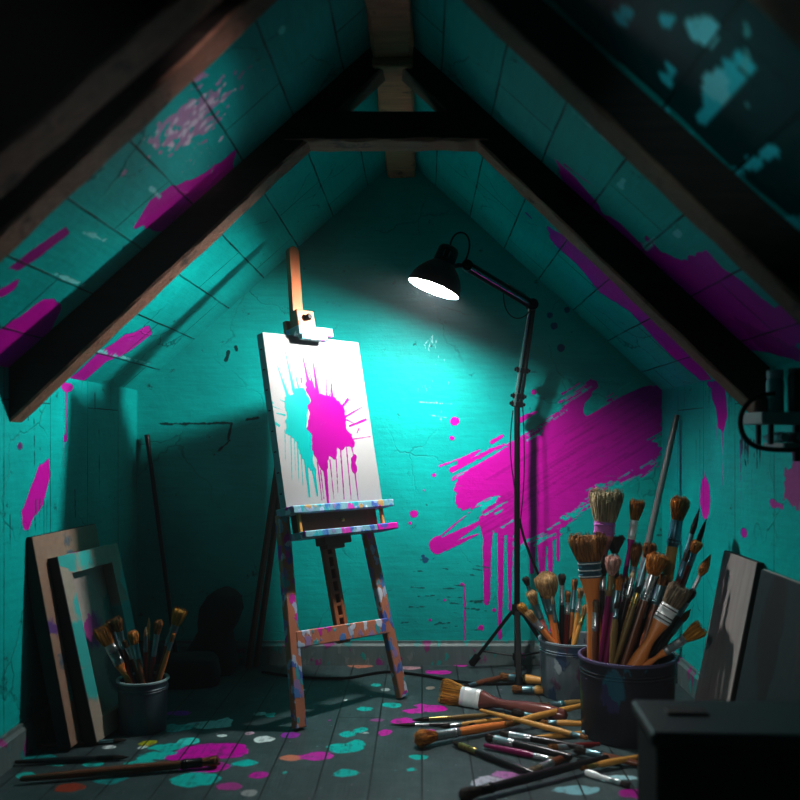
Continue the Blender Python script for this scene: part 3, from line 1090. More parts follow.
def paint_canvas(p):
    O = ep(0, 0, CC)

    def W(cx, cy):
        return on_plane(250 + cx / 4, 320 + cy / 4, O, EU, EW)
    T, MG = (0.0, 0.30, 0.29), (0.27, 0.001, 0.20)
    q = .0008      # metres per crop unit
    p.poly([W(*s) for s in ((185, 268), (215, 272), (228, 300), (240, 330), (230, 380), (225, 430), (245, 445), (250, 490), (255, 550), (262, 610), (244, 600), (224, 575), (204, 545),
                            (190, 490), (165, 470), (142, 455), (142, 420), (150, 390), (138, 350), (140, 310), (155, 298), (175, 292))], T, .010, 48, 3)
    for a, b2, r0, r1 in (((150, 300), (106, 172), 7, .8), ((176, 285), (139, 118), 8, .8), ((196, 280), (176, 190), 3, .6), ((222, 560), (238, 705), 8, 4.5), ((252, 590), (270, 702), 9, 4.5),
                          ((164, 465), (168, 640), 2.2, .8), ((190, 490), (196, 650), 3, .8), ((205, 540), (212, 660), 2, .8), ((178, 470), (182, 600), 1.6, .8), ((140, 440), (142, 560), 1.4, .6),
                          ((100, 412), (116, 422), 5, 6), ((84, 325), (92, 332), 5, 3), ((90, 345), (130, 360), 1.6, .8), ((140, 380), (104, 372), 3, 1), ((145, 330), (120, 318), 3, 1)):
        p.cap(W(*a), W(*b2), r0 * q * 1.15 + .0006, r1 * q + .0006, T, .001, 80)
    p.poly([W(*s) for s in ((226, 240), (243, 245), (266, 288), (300, 302), (340, 310), (372, 340), (384, 388), (388, 430), (408, 458), (418, 490), (410, 516), (398, 505), (378, 512),
                            (352, 516), (342, 555), (318, 552), (314, 590), (298, 610), (284, 600), (272, 575), (256, 540), (243, 500), (246, 452), (225, 436), (236, 390), (230, 345), (246, 325), (226, 285))],
           MG, .012, 44, 5)
    for a, b2, r0, r1 in (((236, 262), (210, 140), 9, .8), ((270, 290), (250, 148), 9, .8), ((258, 280), (232, 190), 4, .7), ((306, 305), (306, 205), 2, .6), ((330, 310), (322, 240), 6, .6), ((318, 308), (330, 250), 2, .6),
                          ((370, 345), (392, 318), 5, 7), ((380, 388), (456, 344), 4, .8), ((398, 425), (464, 398), 3.5, 5), ((388, 400), (412, 412), 3, 1), ((405, 478), (482, 466), 2.4, .8), ((428, 452), (436, 434), 2, 3),
                          ((300, 590), (312, 728), 10, 5.5), ((320, 560), (336, 716), 2.4, 1.2), ((362, 515), (377, 716), 3.2, 1.6), ((386, 512), (405, 718), 2.6, 1.8), ((345, 555), (352, 690), 2, 1),
                          ((270, 570), (288, 720), 3, 1.2), ((282, 600), (296, 715), 2, 1), ((414, 560), (420, 545), 14, 10), ((420, 610), (433, 720), 3, 2), ((204, 232), (206, 250), 3, 3), ((405, 500), (414, 540), 4, 2)):
        p.cap(W(*a), W(*b2), r0 * q * 1.15 + .0006, r1 * q + .0006, MG, .001, 80)
    c = W(416, 590)
    p.ell(c, 19 * q, 31 * q, MG)
    rr = random.Random(2)
    for i in range(26):
        c = W(rr.uniform(100, 500), rr.uniform(110, 690))
        p.ell(c, rr.uniform(.6, 2) * q, rr.uniform(.6, 2) * q, (0.30, 0.14, 0.24))


cvM = Matrix((EU, EW, EM)).transposed().to_4x4()
cvM.translation = ep((CA0 + CA1) / 2, CB0, 0.018)
ct = thing('painted_canvas', 'white stretched canvas with teal and magenta splatter standing on the easel', 'canvas', M=cvM)
surface('canvas_face', ep(0, 0, CC), EU, EW, np.linspace(CA0, CA1, 190), np.linspace(CB0, CB1, 256), paint_canvas, M_CANV, parent=ct, thing_m=cvM)
m = MB()
M_CSIDE = plain('canvas_edge', (0.16, 0.36, 0.38), .6, 0, .3, 20)
c_ = ep((CA0 + CA1) / 2, (CB0 + CB1) / 2, CC - .0195)
bM = Matrix((EU, EW, EM)).transposed().to_4x4()
bM.translation = c_
m.box((0, 0, 0), (CA1 - CA0, CB1 - CB0, .037), bM, .002)
m.build('canvas_side', M_CSIDE, ct)
for i in range(8):
    m = MB()
    b_ = CB0 + .05 + i * .077
    m.bar(ep(CA0 - .0015, b_, CC - .014), ep(CA0 - .0015, b_, CC - .024), .004, .003, EW, 0)
    m.build('staple', M_BLACK, ct)

# ------------------------------------------------------------------ floor lamp
LP = Vector((.411, 3.89, 0))
lp = thing('floor_lamp', 'black jointed studio lamp on a tripod shining beside the easel', 'lamp', LP)
m = MB()
m.tube([LP + Vector((0, 0, .02)), LP + Vector((0, 0, 1.15))], .0125, 14)
m.build('pole', M_BLACK, lp)
for r_, z0, z1 in ((.021, .245, .290), (.018, .05, .08)):
    m = MB()
    Mt = Matrix.Translation(LP)
    m.loft([(z0, r_, r_, 2), (z0 + .004, r_ * 1.1, r_ * 1.1, 2), (z1 - .004, r_ * 1.1, r_ * 1.1, 2), (z1, r_, r_, 2)], 16, Mt)
    m.build('collar', M_BLACK, lp)
feet = [G(471, 668), P(557, 664, 3.95), G(519, 693)]
feet[1].z = 0.0
for i, ft in enumerate(feet):
    ft = Vector((ft.x, ft.y, .014))
    top = LP + Vector((0, 0, .26)) + (ft - LP).normalized() * .02
    top.z = .26
    m = MB()
    side = (ft - LP).cross(Vector((0, 0, 1)))
    m.bar(top, ft, .024, .014, side, .002)
    lg = m.build('leg', M_RUBBER, lp)
    m = MB()
    d = (ft - top).normalized()
    m.tube([ft - d * .05, ft - d * .004], .0165, 10)
    m.build('rubber_foot', M_RUBBER, lg)
    m = MB()
    mid = top.lerp(ft, .74)
    m.bar(LP + Vector((0, 0, .065)), mid, .012, .006, side, .001)
    m.build('brace', M_BLACK, lp)
# lower arm: twin chrome-edged rods
AB = LP + Vector((0, 0, 1.147))
EL = P(532, 305, 3.80)
HJ = P(467, 266, 3.42)
ax = (EL - AB).normalized()
sd = Vector((1, 0, 0))
sd = (sd - ax * sd.dot(ax)).normalized()
for d, mt in ((-.013, M_STEEL), (.013, M_BLACK), (0, M_BLACK)):
    m = MB()
    off = sd * d + Vector((0, -.012 if d else .012, 0))
    m.tube([AB + off + ax * .0, EL + off * .8], .0070, 8)
    m.build('lower_arm', mt, lp)
for t in (.02, .10, .36):
    m = MB()
    c = AB.lerp(EL, t)
    m.bar(c - sd * .026, c + sd * .026, .022, .034, ax, .003)
    m.tube([c - sd * .034, c + sd * .034], .007, 8)
    m.build('arm_clip', M_BLACK, lp)
m = MB()
m.tube([EL + Vector((0, -.030, 0)), EL + Vector((0, .026, 0))], .024, 18)
m.tube([EL + Vector((0, -.036, 0)), EL + Vector((0, .032, 0))], .012, 12)
m.build('elbow_joint', M_BLACK, lp)
ua = (HJ - EL).normalized()
us_ = ua.cross(Vector((0, 1, 0))).normalized()
for d, mt in ((.013, M_BLACK), (-.013, M_BLACK), (.004, M_STEEL)):
    m = MB()
    off = us_ * d + Vector((0, -.014 if mt is M_STEEL else -.004, 0))
    m.tube([EL + off, HJ + off], .0080 if mt is M_BLACK else .0055, 8)
    m.build('upper_arm', mt, lp)
m = MB()
spring = []
for i in range(90):
    t = i / 89
    q = EL.lerp(HJ, .12 + .3 * t) + us_ * -.022
    a = i * 1.3
    spring.append(q + us_ * .005 * math.cos(a) + Vector((0, .005 * math.sin(a), 0)))
m.tube(spring, .0016, 5)
m.build('spring', M_STEEL, lp)
m = MB()
m.tube([HJ + Vector((0, -.024, 0)), HJ + Vector((0, .022, 0))], .021, 16)
m.tube([HJ + Vector((0, -.034, 0)), HJ + Vector((0, .03, 0))], .010, 10)
m.build('head_joint', M_BLACK, lp)
# shade
RIM = P(433.5, 289, 3.36)
sa = -Vector((-.36, -.035, -.93)).normalized()      # from the rim up towards the cap
sx = sa.cross(Vector((0, 1, 0))).normalized()
sy = sa.cross(sx)
SM = Matrix((sx, sy, sa)).transposed().to_4x4()
SM = SM @ Matrix.Scale(.975, 4)
SM.translation = RIM
prof = [(0, .1035), (.004, .1045), (.014, .1035), (.035, .098), (.060, .086), (.082, .069), (.098, .053), (.108, .042)]
m = MB()
m.loft([(z, r, r, 2) for z, r in prof] + [(.108, .040, .040, 2), (.096, .050, .050, 2)][:1], 40, SM, cap0=False, cap1=False)
sh = m.build('lamp_shade', M_BLACK, lp)
m = MB()
M_SHIN = plain('white_enamel', (0.9, 0.9, 0.88), .4, 0, .03)
m.loft([(z + .0005, r - .0022, r - .0022, 2) for z, r in prof] + [(.107, .02, .02, 2)], 40, SM, cap0=False, cap1=True)
m.build('shade_lining', M_SHIN, sh)
m = MB()
m.loft([(.104, .040, .040, 2), (.112, .042, .042, 2), (.160, .040, .040, 2), (.172, .034, .034, 2), (.177, .022, .022, 2)], 28, SM)
cp = m.build('socket_cap', M_BLACK, lp)
for da in (-.010, .010):
    m = MB()
    base = RIM + sa * .135 - Vector((0, .0405, 0)) + sx * da
    m.bar(base - sa * .012, base + sa * .012, .0035, .004, sx, 0)
    m.build('vent_slot', M_STEEL, cp)
m = MB()
m.tube([RIM + sa * .085 + Vector((.035, -.01, 0)), (RIM + sa * .10).lerp(HJ, .6), HJ], .009, 10)
m.build('head_bracket', M_BLACK, lp)
# bulb
m = MB()
m.loft([(.085, .014, .014, 2), (.062, .018, .018, 2), (.044, .034, .034, 2), (.026, .040, .040, 2), (.010, .034, .034, 2), (.001, .018, .018, 2), (-.002, .005, .005, 2)], 20, SM)
M_BULB = plain('lit_bulb', (1, 1, 1), .3, 0, 0, 10, ((1.0, 0.985, 0.955), 1600))
bl = m.build('bulb', M_BULB, lp)
# cables
def bez(p0, p1, p2, p3, n=18):
    out = []
    for i in range(n + 1):
        t = i / n
        out.append(Vector(p0) * (1 - t) ** 3 + Vector(p1) * 3 * t * (1 - t) ** 2 + Vector(p2) * 3 * t * t * (1 - t) + Vector(p3) * t ** 3)
    return out


cap_top = RIM + sa * .172
m = MB()
m.tube(bez(cap_top, cap_top + Vector((.01, 0, .09)), HJ + Vector((.05, -.02, .13)), HJ + Vector((-.01, -.03, .01))), .0032, 7)
m.build('lamp_cord', M_RUBBER, lp)
m = MB()
m.tube(bez(EL.lerp(HJ, .45) - us_ * -.012, EL.lerp(HJ, .5) + Vector((0, -.02, -.12)), EL + Vector((-.06, -.02, -.10)), EL + Vector((-.005, -.02, -.02))), .0022, 6)
m.build('lamp_cord', M_RUBBER, lp)
m = MB()
m.tube(bez(AB + Vector((-.02, -.02, -.02)), AB + Vector((-.05, -.02, -.25)), LP + Vector((-.01, -.03, .85)), LP + Vector((.0, -.02, .66))), .0024, 6)
m.build('lamp_cord', M_RUBBER, lp)
m = MB()
m.tube(bez(AB + Vector((.022, -.02, 0)), AB + Vector((.034, -.02, -.25)), LP + Vector((.03, -.03, .80)), LP + Vector((.008, -.02, .62))), .0024, 6)
m.build('lamp_cord', M_RUBBER, lp)
m = MB()
far = Vector((.64, 3.84, .01))
m.tube(bez(LP + Vector((.01, -.015, .66)), LP + Vector((.03, -.02, .5)), far + Vector((-.09, -.02, .36)), far, 24), .0055, 7)
m.build('lamp_cord', M_RUBBER, lp)

# ------------------------------------------------------------------ brushes
R = random.Random(31)


def brush_root(base, tip, label, name, group, roll=0.0):
    base, tip = Vector(base), Vector(tip)
    z = (tip - base).normalized()
    view = ((base + tip) / 2 - Vector((0, 0, 1))).normalized()
    x = z.cross(view)
    if x.length < 1e-4:
        x = Vector((1, 0, 0))
    x.normalize()
    y = z.cross(x)
    M = Matrix((x, y, z)).transposed().to_4x4() @ Matrix.Rotation(roll, 4, 'Z')
    M.translation = base
    return thing(name, label, 'brush', M=M, group=group), M, (tip - base).length


def make_brush(label, kind, base, tip, bl, fl, bw, fw, hw, mh, mf, mb, group, roll=0.0, name=None, strands=None, bands=0):
    """kind flat / round / mop / point / fan; bl, fl bristle and ferrule lengths, bw, fw, hw widths (all metres)"""
    name = name or {'flat': 'flat_paintbrush', 'round': 'round_paintbrush', 'mop': 'mop_brush', 'point': 'pointed_paintbrush', 'fan': 'fan_brush'}[kind]
    rt, M, ln = brush_root(base, tip, label, name, group, roll)
    zf1, zf0 = ln - bl, ln - bl - fl
    wide = kind in ('flat', 'fan')
    ft = fw * (.34 if wide else .5) if wide else fw / 2
    e = 3.2 if wide else 2
    # handle
    m = MB()
    if kind == 'flat' and hw > 0:
        t = min(ft, hw * .5)
        nk, sh_ = max(fw * .21, hw * .27), max(fw * 1.15, hw * .9)
        za = max(zf0 - sh_, zf0 * .55)
        rg = [(0, hw * .20, t * .6, 2), (.02 * zf0, hw * .36, t * .8, 2.2), (.20 * zf0, hw * .47, t, 2.3), (.45 * zf0, hw * .44, t, 2.3), (za * .86, nk * 1.15, t, 2.4),
              (za, nk, t, 2.4), (za + (zf0 - za) * .35, nk * 1.25, t, 2.6), (za + (zf0 - za) * .7, fw * .40, t, 2.8), (za + (zf0 - za) * .92, fw * .475, ft * .95, 3.2), (zf0 + fl * .2, fw * .485, ft * .95, 3.2)]
    else:
        rr_ = hw / 2
        rg = [(0, rr_ * .35, rr_ * .35, 2), (.015 * zf0, rr_ * .6, rr_ * .6, 2), (.35 * zf0, rr_ * .85, rr_ * .85, 2), (.72 * zf0, rr_, rr_, 2), (.88 * zf0, rr_ * .95, rr_ * .95, 2),
              (zf0, min(fw * .48, rr_ * .9), min(fw * .48, rr_ * .9), 2), (zf0 + fl * .2, min(fw * .45, rr_ * .85), min(fw * .45, rr_ * .85), 2)]
    m.loft(rg, 14, M)
    m.build('handle', mh, rt)
    # ferrule
    m = MB()
    if wide and kind == 'flat':
        rg = [(zf0, fw * .5, ft, e), (zf0 + fl * .12, fw * .5, ft, e), (zf0 + fl * .15, fw * .525, ft * 1.06, e), (zf0 + fl * .22, fw * .525, ft * 1.06, e), (zf0 + fl * .25, fw * .5, ft, e),
              (zf0 + fl * .72, fw * .5, ft, e), (zf0 + fl * .75, fw * .525, ft * 1.06, e), (zf0 + fl * .83, fw * .525, ft * 1.06, e), (zf0 + fl * .86, fw * .5, ft, e), (zf1, fw * .505, ft, e)]
    else:
        q = min(fw * .5, hw * .5)
        rg = [(zf0, q * .98, q * .98, 2), (zf0 + fl * .10, q, q, 2), (zf0 + fl * .13, q * 1.12, q * 1.12, 2), (zf0 + fl * .17, q * 1.12, q * 1.12, 2), (zf0 + fl * .20, q, q, 2),
              (zf0 + fl * .27, q * 1.1, q * 1.1, 2), (zf0 + fl * .31, q * 1.0, q * 1.0, 2), (zf1, fw * .5, (fw * .5 if kind != 'fan' else q * .6), 2)]
    m.loft(rg, 18, M)
    m.build('ferrule', mf, rt)
    if bands:
        for t in (.10, .48, .9) if bands == 1 else (.18, .38, .85):
            m = MB()
            m.loft([(zf0 + fl * t - fl * .03, fw * .505, ft * 1.02, e), (zf0 + fl * t - fl * .03, fw * .53, ft * 1.09, e), (zf0 + fl * t + fl * .03, fw * .53, ft * 1.09, e), (zf0 + fl * t + fl * .03, fw * .505, ft * 1.02, e)], 18, M, False, False, smooth=False)
            m.build('ferrule_band', M_FERRW if bands == 1 else M_BLACK, rt)
    # bristles: a solid core and loose strands around it
    m = MB()
    if kind == 'flat':
        prof = [(-.10, .48 * fw, ft * .92), (.0, .49 * fw, ft * .95), (.3, .5 * (fw + (bw - fw) * .45), ft * 1.1), (.65, .5 * (fw + (bw - fw) * .9), ft * 1.15), (.88, .5 * bw * .98, ft * .9), (.98, .5 * bw * .9, ft * .45)]
    elif kind == 'fan':
        prof = [(-.05, .4 * fw, ft * .3), (.0, .45 * fw, ft * .4), (.4, .5 * bw * .55, ft * .35), (.8, .5 * bw * .95, ft * .25), (.98, .5 * bw * .93, ft * .12)]
    elif kind == 'mop':
        prof = [(-.08, .42 * fw, .42 * fw), (.0, .46 * fw, .46 * fw), (.2, .36 * bw, .36 * bw), (.45, .46 * bw, .46 * bw), (.7, .5 * bw, .5 * bw), (.87, .43 * bw, .43 * bw), (.96, .28 * bw, .28 * bw), (1.0, .12 * bw, .12 * bw)]
    elif kind == 'point':
        prof = [(-.08, .42 * fw, .42 * fw), (.0, .46 * fw, .46 * fw), (.35, .5 * bw, .5 * bw), (.65, .34 * bw, .34 * bw), (.9, .12 * bw, .12 * bw), (1.0, .02 * bw, .02 * bw)]
    else:
        prof = [(-.08, .42 * fw, .42 * fw), (.0, .46 * fw, .46 * fw), (.3, .37 * bw, .37 * bw), (.6, .46 * bw, .46 * bw), (.8, .485 * bw, .485 * bw), (.93, .40 * bw, .40 * bw), (.985, .26 * bw, .26 * bw)]
    ee = 2.6 if wide else 2
    m.loft([(zf1 + t * bl * .96, rx * .93, ry * .93, ee) for t, rx, ry in prof], 26, M, rnd=R, jit=.05)
    ns = strands if strands is not None else int(min(260, max(24, bw * 3600)))

    def at(t):
        for i in range(len(prof) - 1):
            if prof[i][0] <= t <= prof[i + 1][0]:
                k = (t - prof[i][0]) / (prof[i + 1][0] - prof[i][0])
                return (prof[i][1] + (prof[i + 1][1] - prof[i][1]) * k, prof[i][2] + (prof[i + 1][2] - prof[i][2]) * k)
        return prof[-1][1], prof[-1][2]
    sr = max(.0007, bw * .013)
    for i in range(ns):
        a = R.uniform(0, 2 * PI)
        rad = R.uniform(.8, 1.03)
        cc, ss = math.cos(a), math.sin(a)
        wob = R.uniform(-.07, .07) * bw
        tm = R.uniform(.88, 1.09)
        pts = []
        for t in (.02, .3, .6, .85, 1.0):
            tt = t * tm
            rx, ry = at(min(tt, 1.0))
            if t == 1.0:
                rad *= R.uniform(.7, 1.0)
            x = math.copysign(abs(cc) ** (2 / ee), cc) * rx * rad + wob * t * t
            y = math.copysign(abs(ss) ** (2 / ee), ss) * ry * rad
            pts.append(M @ Vector((x, y, zf1 + tt * bl)))
        m.tube(pts, sr, 3, False, rr=[sr, sr, sr, sr * .8, sr * .25])
    m.build('bristles', mb, rt, auto=False)
    return rt


def pot_brush(pot, label, kind, tip, rim, sizes, mh, mf, mb, group, dtip=0.0, drim=0.0, roll=0.0, **kw):
    """a brush standing in a pot: tip and rim crossing as measured, dtip and drim nearer (-) or farther (+) than the pot's middle"""
    cx, cy, r, h = pot
    bl, fl, bw, fw, hw = sizes
    T = P(tip[0], tip[1], cy + dtip)
    Rr = P(rim[0], rim[1], cy + drim)
    Rr = Vector((Rr.x, Rr.y, h))
    off = Vector((Rr.x - cx, Rr.y - cy))
    lim = r - hw * cy / FPX * .6 - .008
    if off.length > lim:
        off *= lim / off.length
        Rr.x, Rr.y = cx + off.x, cy + off.y
    d = (Rr - T).normalized()
    B = Rr.copy()
    rad = max(.004, hw * cy / FPX / 2)
    for i in range(200):
        n = B + d * .004
        if n.z < rad + .012 or Vector((n.x - cx, n.y - cy)).length > r - rad - .008:
            break
        B = n
    s = cy / FPX
    return make_brush(label, kind, B, T, bl * s, fl * s, bw * s, fw * s, hw * s, mh, mf, mb, group, roll, **kw)


def pot(name, label, c, r, h, body, rim_m, taper=.94, group=None, ring=True):
    t = thing(name, label, 'paint pot', (c[0], c[1], 0), group=group)
    M = Matrix.Translation(Vector((c[0], c[1], 0)))
    m = MB()
    rb = r * taper
    w = .006
    m.loft([(.001, rb * .97, rb * .97, 2), (.006, rb, rb, 2), (h * .5, (r + rb) / 2, (r + rb) / 2, 2), (h * .985, r, r, 2), (h * .985, r - w, r - w, 2), (h * .5, (r + rb) / 2 - w, (r + rb) / 2 - w, 2),
            (.010, rb - w, rb - w, 2)], 48, M)
    m.build('body', body, t)
    m = MB()
    seg = []
    m.loft([(h * .955, r + .0005, r + .0005, 2), (h * .965, r + .005, r + .005, 2), (h * .995, r + .005, r + .005, 2), (h, r + .002, r + .002, 2), (h, r - .004, r - .004, 2), (h * .97, r - w - .001, r - w - .001, 2)], 48, M, False, False)
    m.build('rim', rim_m, t)
    if ring:
        m = MB()
        for zz in (.80, .84):
            q = r - (r - rb) * (1 - zz)
            m.loft([(h * zz - .004, q, q, 2), (h * zz, q + .003, q + .003, 2), (h * zz + .004, q, q, 2)], 48, M, False, False)
        m.build('band', body, t)
    return (c[0], c[1], r, h)


POTDABS = [(0.03, 0.07, 0.15), (0.015, 0.11, 0.16), (0.11, 0.15, 0.19), (0.05, 0.05, 0.08), (0.13, 0.05, 0.11)]
M_TIN = dabbed('tin_paint', (0.03, 0.06, 0.08), (0.08, 0.13, 0.155), POTDABS, .4, 15, .45)
M_POT2 = dabbed('mid_pot_paint', (0.10, 0.13, 0.15), (0.20, 0.25, 0.28), POTDABS + [(0.25, 0.03, 0.14), (0.36, 0.42, 0.45)], .6, 17, .45)
M_POT3 = dabbed('big_pot_paint', (0.010, 0.011, 0.016), (0.028, 0.03, 0.045), POTDABS + [(0.10, 0.11, 0.012), (0.03, 0.09, 0.02), (0.10, 0.012, 0.07), (0.04, 0.04, 0.11)], .34, 15, .45)
M_RIM1 = plain('tin_rim', (0.42, 0.50, 0.52), .35, .2)
M_RIM2 = plain('mid_pot_rim', (0.22, 0.28, 0.32), .4)
M_RIM3 = plain('big_pot_rim', (0.10, 0.09, 0.17), .4)

c1 = G(143, 729)
POT_L = pot('paint_tin', 'small grey-blue paint-stained tin of brushes on the left floor', (c1.x, c1.y), .084, .178, M_TIN, M_RIM1)
c2 = G(573, 694)
POT_M = pot('paint_bucket', 'grey paint-smeared bucket of brushes behind the darker big bucket', (c2.x, c2.y), .132, .222, M_POT2, M_RIM2)
c3 = G(627, 734)
POT_B = pot('paint_bucket', 'big dark paint-streaked bucket crammed with brushes on the right', (c3.x, c3.y), .160, .272, M_POT3, M_RIM3, .96)

GL, GM_, GB, GF = 'brushes in the small left tin', 'brushes in the grey bucket', 'brushes in the big dark bucket', 'brushes strewn over the floor'
# --- left tin ------------------------- label, kind, tip, rim crossing, (bristle, ferrule, bristle width, ferrule width, handle width) in photo units
for a in (
    ('broad brown brush with orange handle leaning left in the small tin', 'flat', (100, 627), (127, 678), (20, 22, 17, 10, 9), M_ORANGE, M_FERR, B_RUST, -.01, -.02),
    ('dark brush peeking out behind the broad brown one in the small tin', 'round', (109, 620), (129, 674), (13, 18, 9, 5, 4), M_DARKH, M_FERR, B_BROWN, .03, .02),
    ('dark red brush with brown tuft just right of the broad leaning one in the tin', 'round', (116, 617), (131, 677), (15, 18, 11, 7, 5), M_RED, M_FERRD, B_BROWN, .01, .0),
    ('short rust tuft brush with brown handle at the front of the small tin', 'round', (132, 631), (143, 680), (14, 14, 11, 7, 5), M_BROWN, M_FERRD, B_RUST, -.02, -.05),
    ('thin pale-tipped brush in the middle of the small tin', 'point', (146, 627), (145, 677), (9, 16, 4, 4, 4), M_RED, M_FERRD, B_PALE, .01, .01),
    ('thinnest needle brush sticking up at the back of the small tin', 'point', (149, 618), (147, 673), (9, 12, 3, 3, 3), M_OLIVE, M_COPPER, B_TAN, .03, .04),
    ('upright dark red brush with brown oval tuft in the small tin', 'round', (159, 620), (150, 679), (14, 22, 9, 6, 5), M_RED, M_FERRD, B_BROWN, -.02, -.03),
    ('tallest ochre flat brush leaning right in the small tin', 'flat', (181, 609), (157, 677), (17, 22, 14, 8, 7), M_BROWN, M_FERRD, B_GOLD, .01, .0),
    ('slim rust handled brush under the ochre flat brush in the small tin', 'round', (174, 633), (160, 678), (9, 9, 4, 4, 5), M_ORANGE, M_FERRD, B_RUST, -.02, -.02),
    ('short steel-collared brush hidden left of centre in the small tin', 'round', (124, 640), (138, 679), (8, 13, 5, 5, 4), M_BROWN, M_FERR, B_BROWN, .0, .02),
):
    pot_brush(POT_L, a[0], a[1], a[2], a[3], a[4], a[5], a[6], a[7], GL, a[8], a[9])
# --- grey bucket
for a in (
    ('large round cream mop brush, fattest head in the grey bucket', 'mop', (545, 573), (556, 645), (25, 16, 23, 11, 8), M_ORANGE, M_FERRD, B_TAN, -.02, -.02),
    ('small dark round brush at far left top of the grey bucket', 'round', (525, 577), (545, 645), (9, 10, 7, 4, 4), M_PLUM, M_FERRD, B_DARK, .02, .02),
    ('tan dome brush just left below the cream mop in the grey bucket', 'round', (530, 591), (549, 646), (14, 16, 11, 7, 6), M_PINKH, M_FERRD, B_TAN, -.03, -.03),
    ('lowest left golden brush leaning out of the grey bucket', 'round', (519, 604), (541, 647), (14, 14, 9, 6, 6), M_BROWN, M_FERRD, B_GOLD, -.05, -.06),
    ('second lowest golden brush leaning left in the grey bucket', 'round', (527, 611), (544, 650), (13, 10, 9, 7, 6), M_ORANGE, M_FERR, B_TAN, -.06, -.08),
    ('dark oval brush right of the cream mop in the grey bucket', 'round', (562, 574), (562, 645), (11, 20, 8, 5, 6), M_DARKH, M_FERR, B_DARK, .03, .02),
    ('brown oval brush with orange handle right side of the grey bucket', 'round', (575, 579), (570, 645), (11, 22, 7, 5, 6), M_ORANGE, M_FERRD, B_BROWN, .02, .0),
    ('short brown tuft brush between the two dark ovals in the grey bucket', 'round', (568, 591), (566, 645), (11, 12, 6, 5, 5), M_RED, M_FERR, B_BROWN, -.02, -.02),
    ('pale small brush beside the orange flat paddle handle', 'round', (581, 588), (574, 648), (10, 14, 7, 5, 5), M_AMBER, M_FERR, B_TAN, -.05, -.05),
    ('dark bent-looking brush crossing in front of the orange flat paddle', 'round', (594, 592), (572, 645), (10, 14, 5, 4, 4), M_DARKH, M_FERRD, B_GREY, -.03, -.02),
    ('slim steel brush standing in the middle of the grey bucket', 'point', (552, 596), (558, 648), (8, 18, 4, 4, 4), M_ORANGE, M_FERRD, B_GREY, -.06, -.06),
    ('slim dark brush leaning right behind the cream mop', 'point', (540, 590), (556, 648), (8, 18, 4, 4, 4), M_BROWN, M_FERRD, B_DARK, .0, -.01),
    ('amber handled brush low at the right of the grey bucket', 'round', (586, 605), (575, 650), (10, 10, 6, 5, 5), M_AMBER, M_COPPER, B_TAN, -.07, -.07),
):
    pot_brush(POT_M, a[0], a[1], a[2], a[3], a[4], a[5], a[6], a[7], GM_, a[8], a[9])
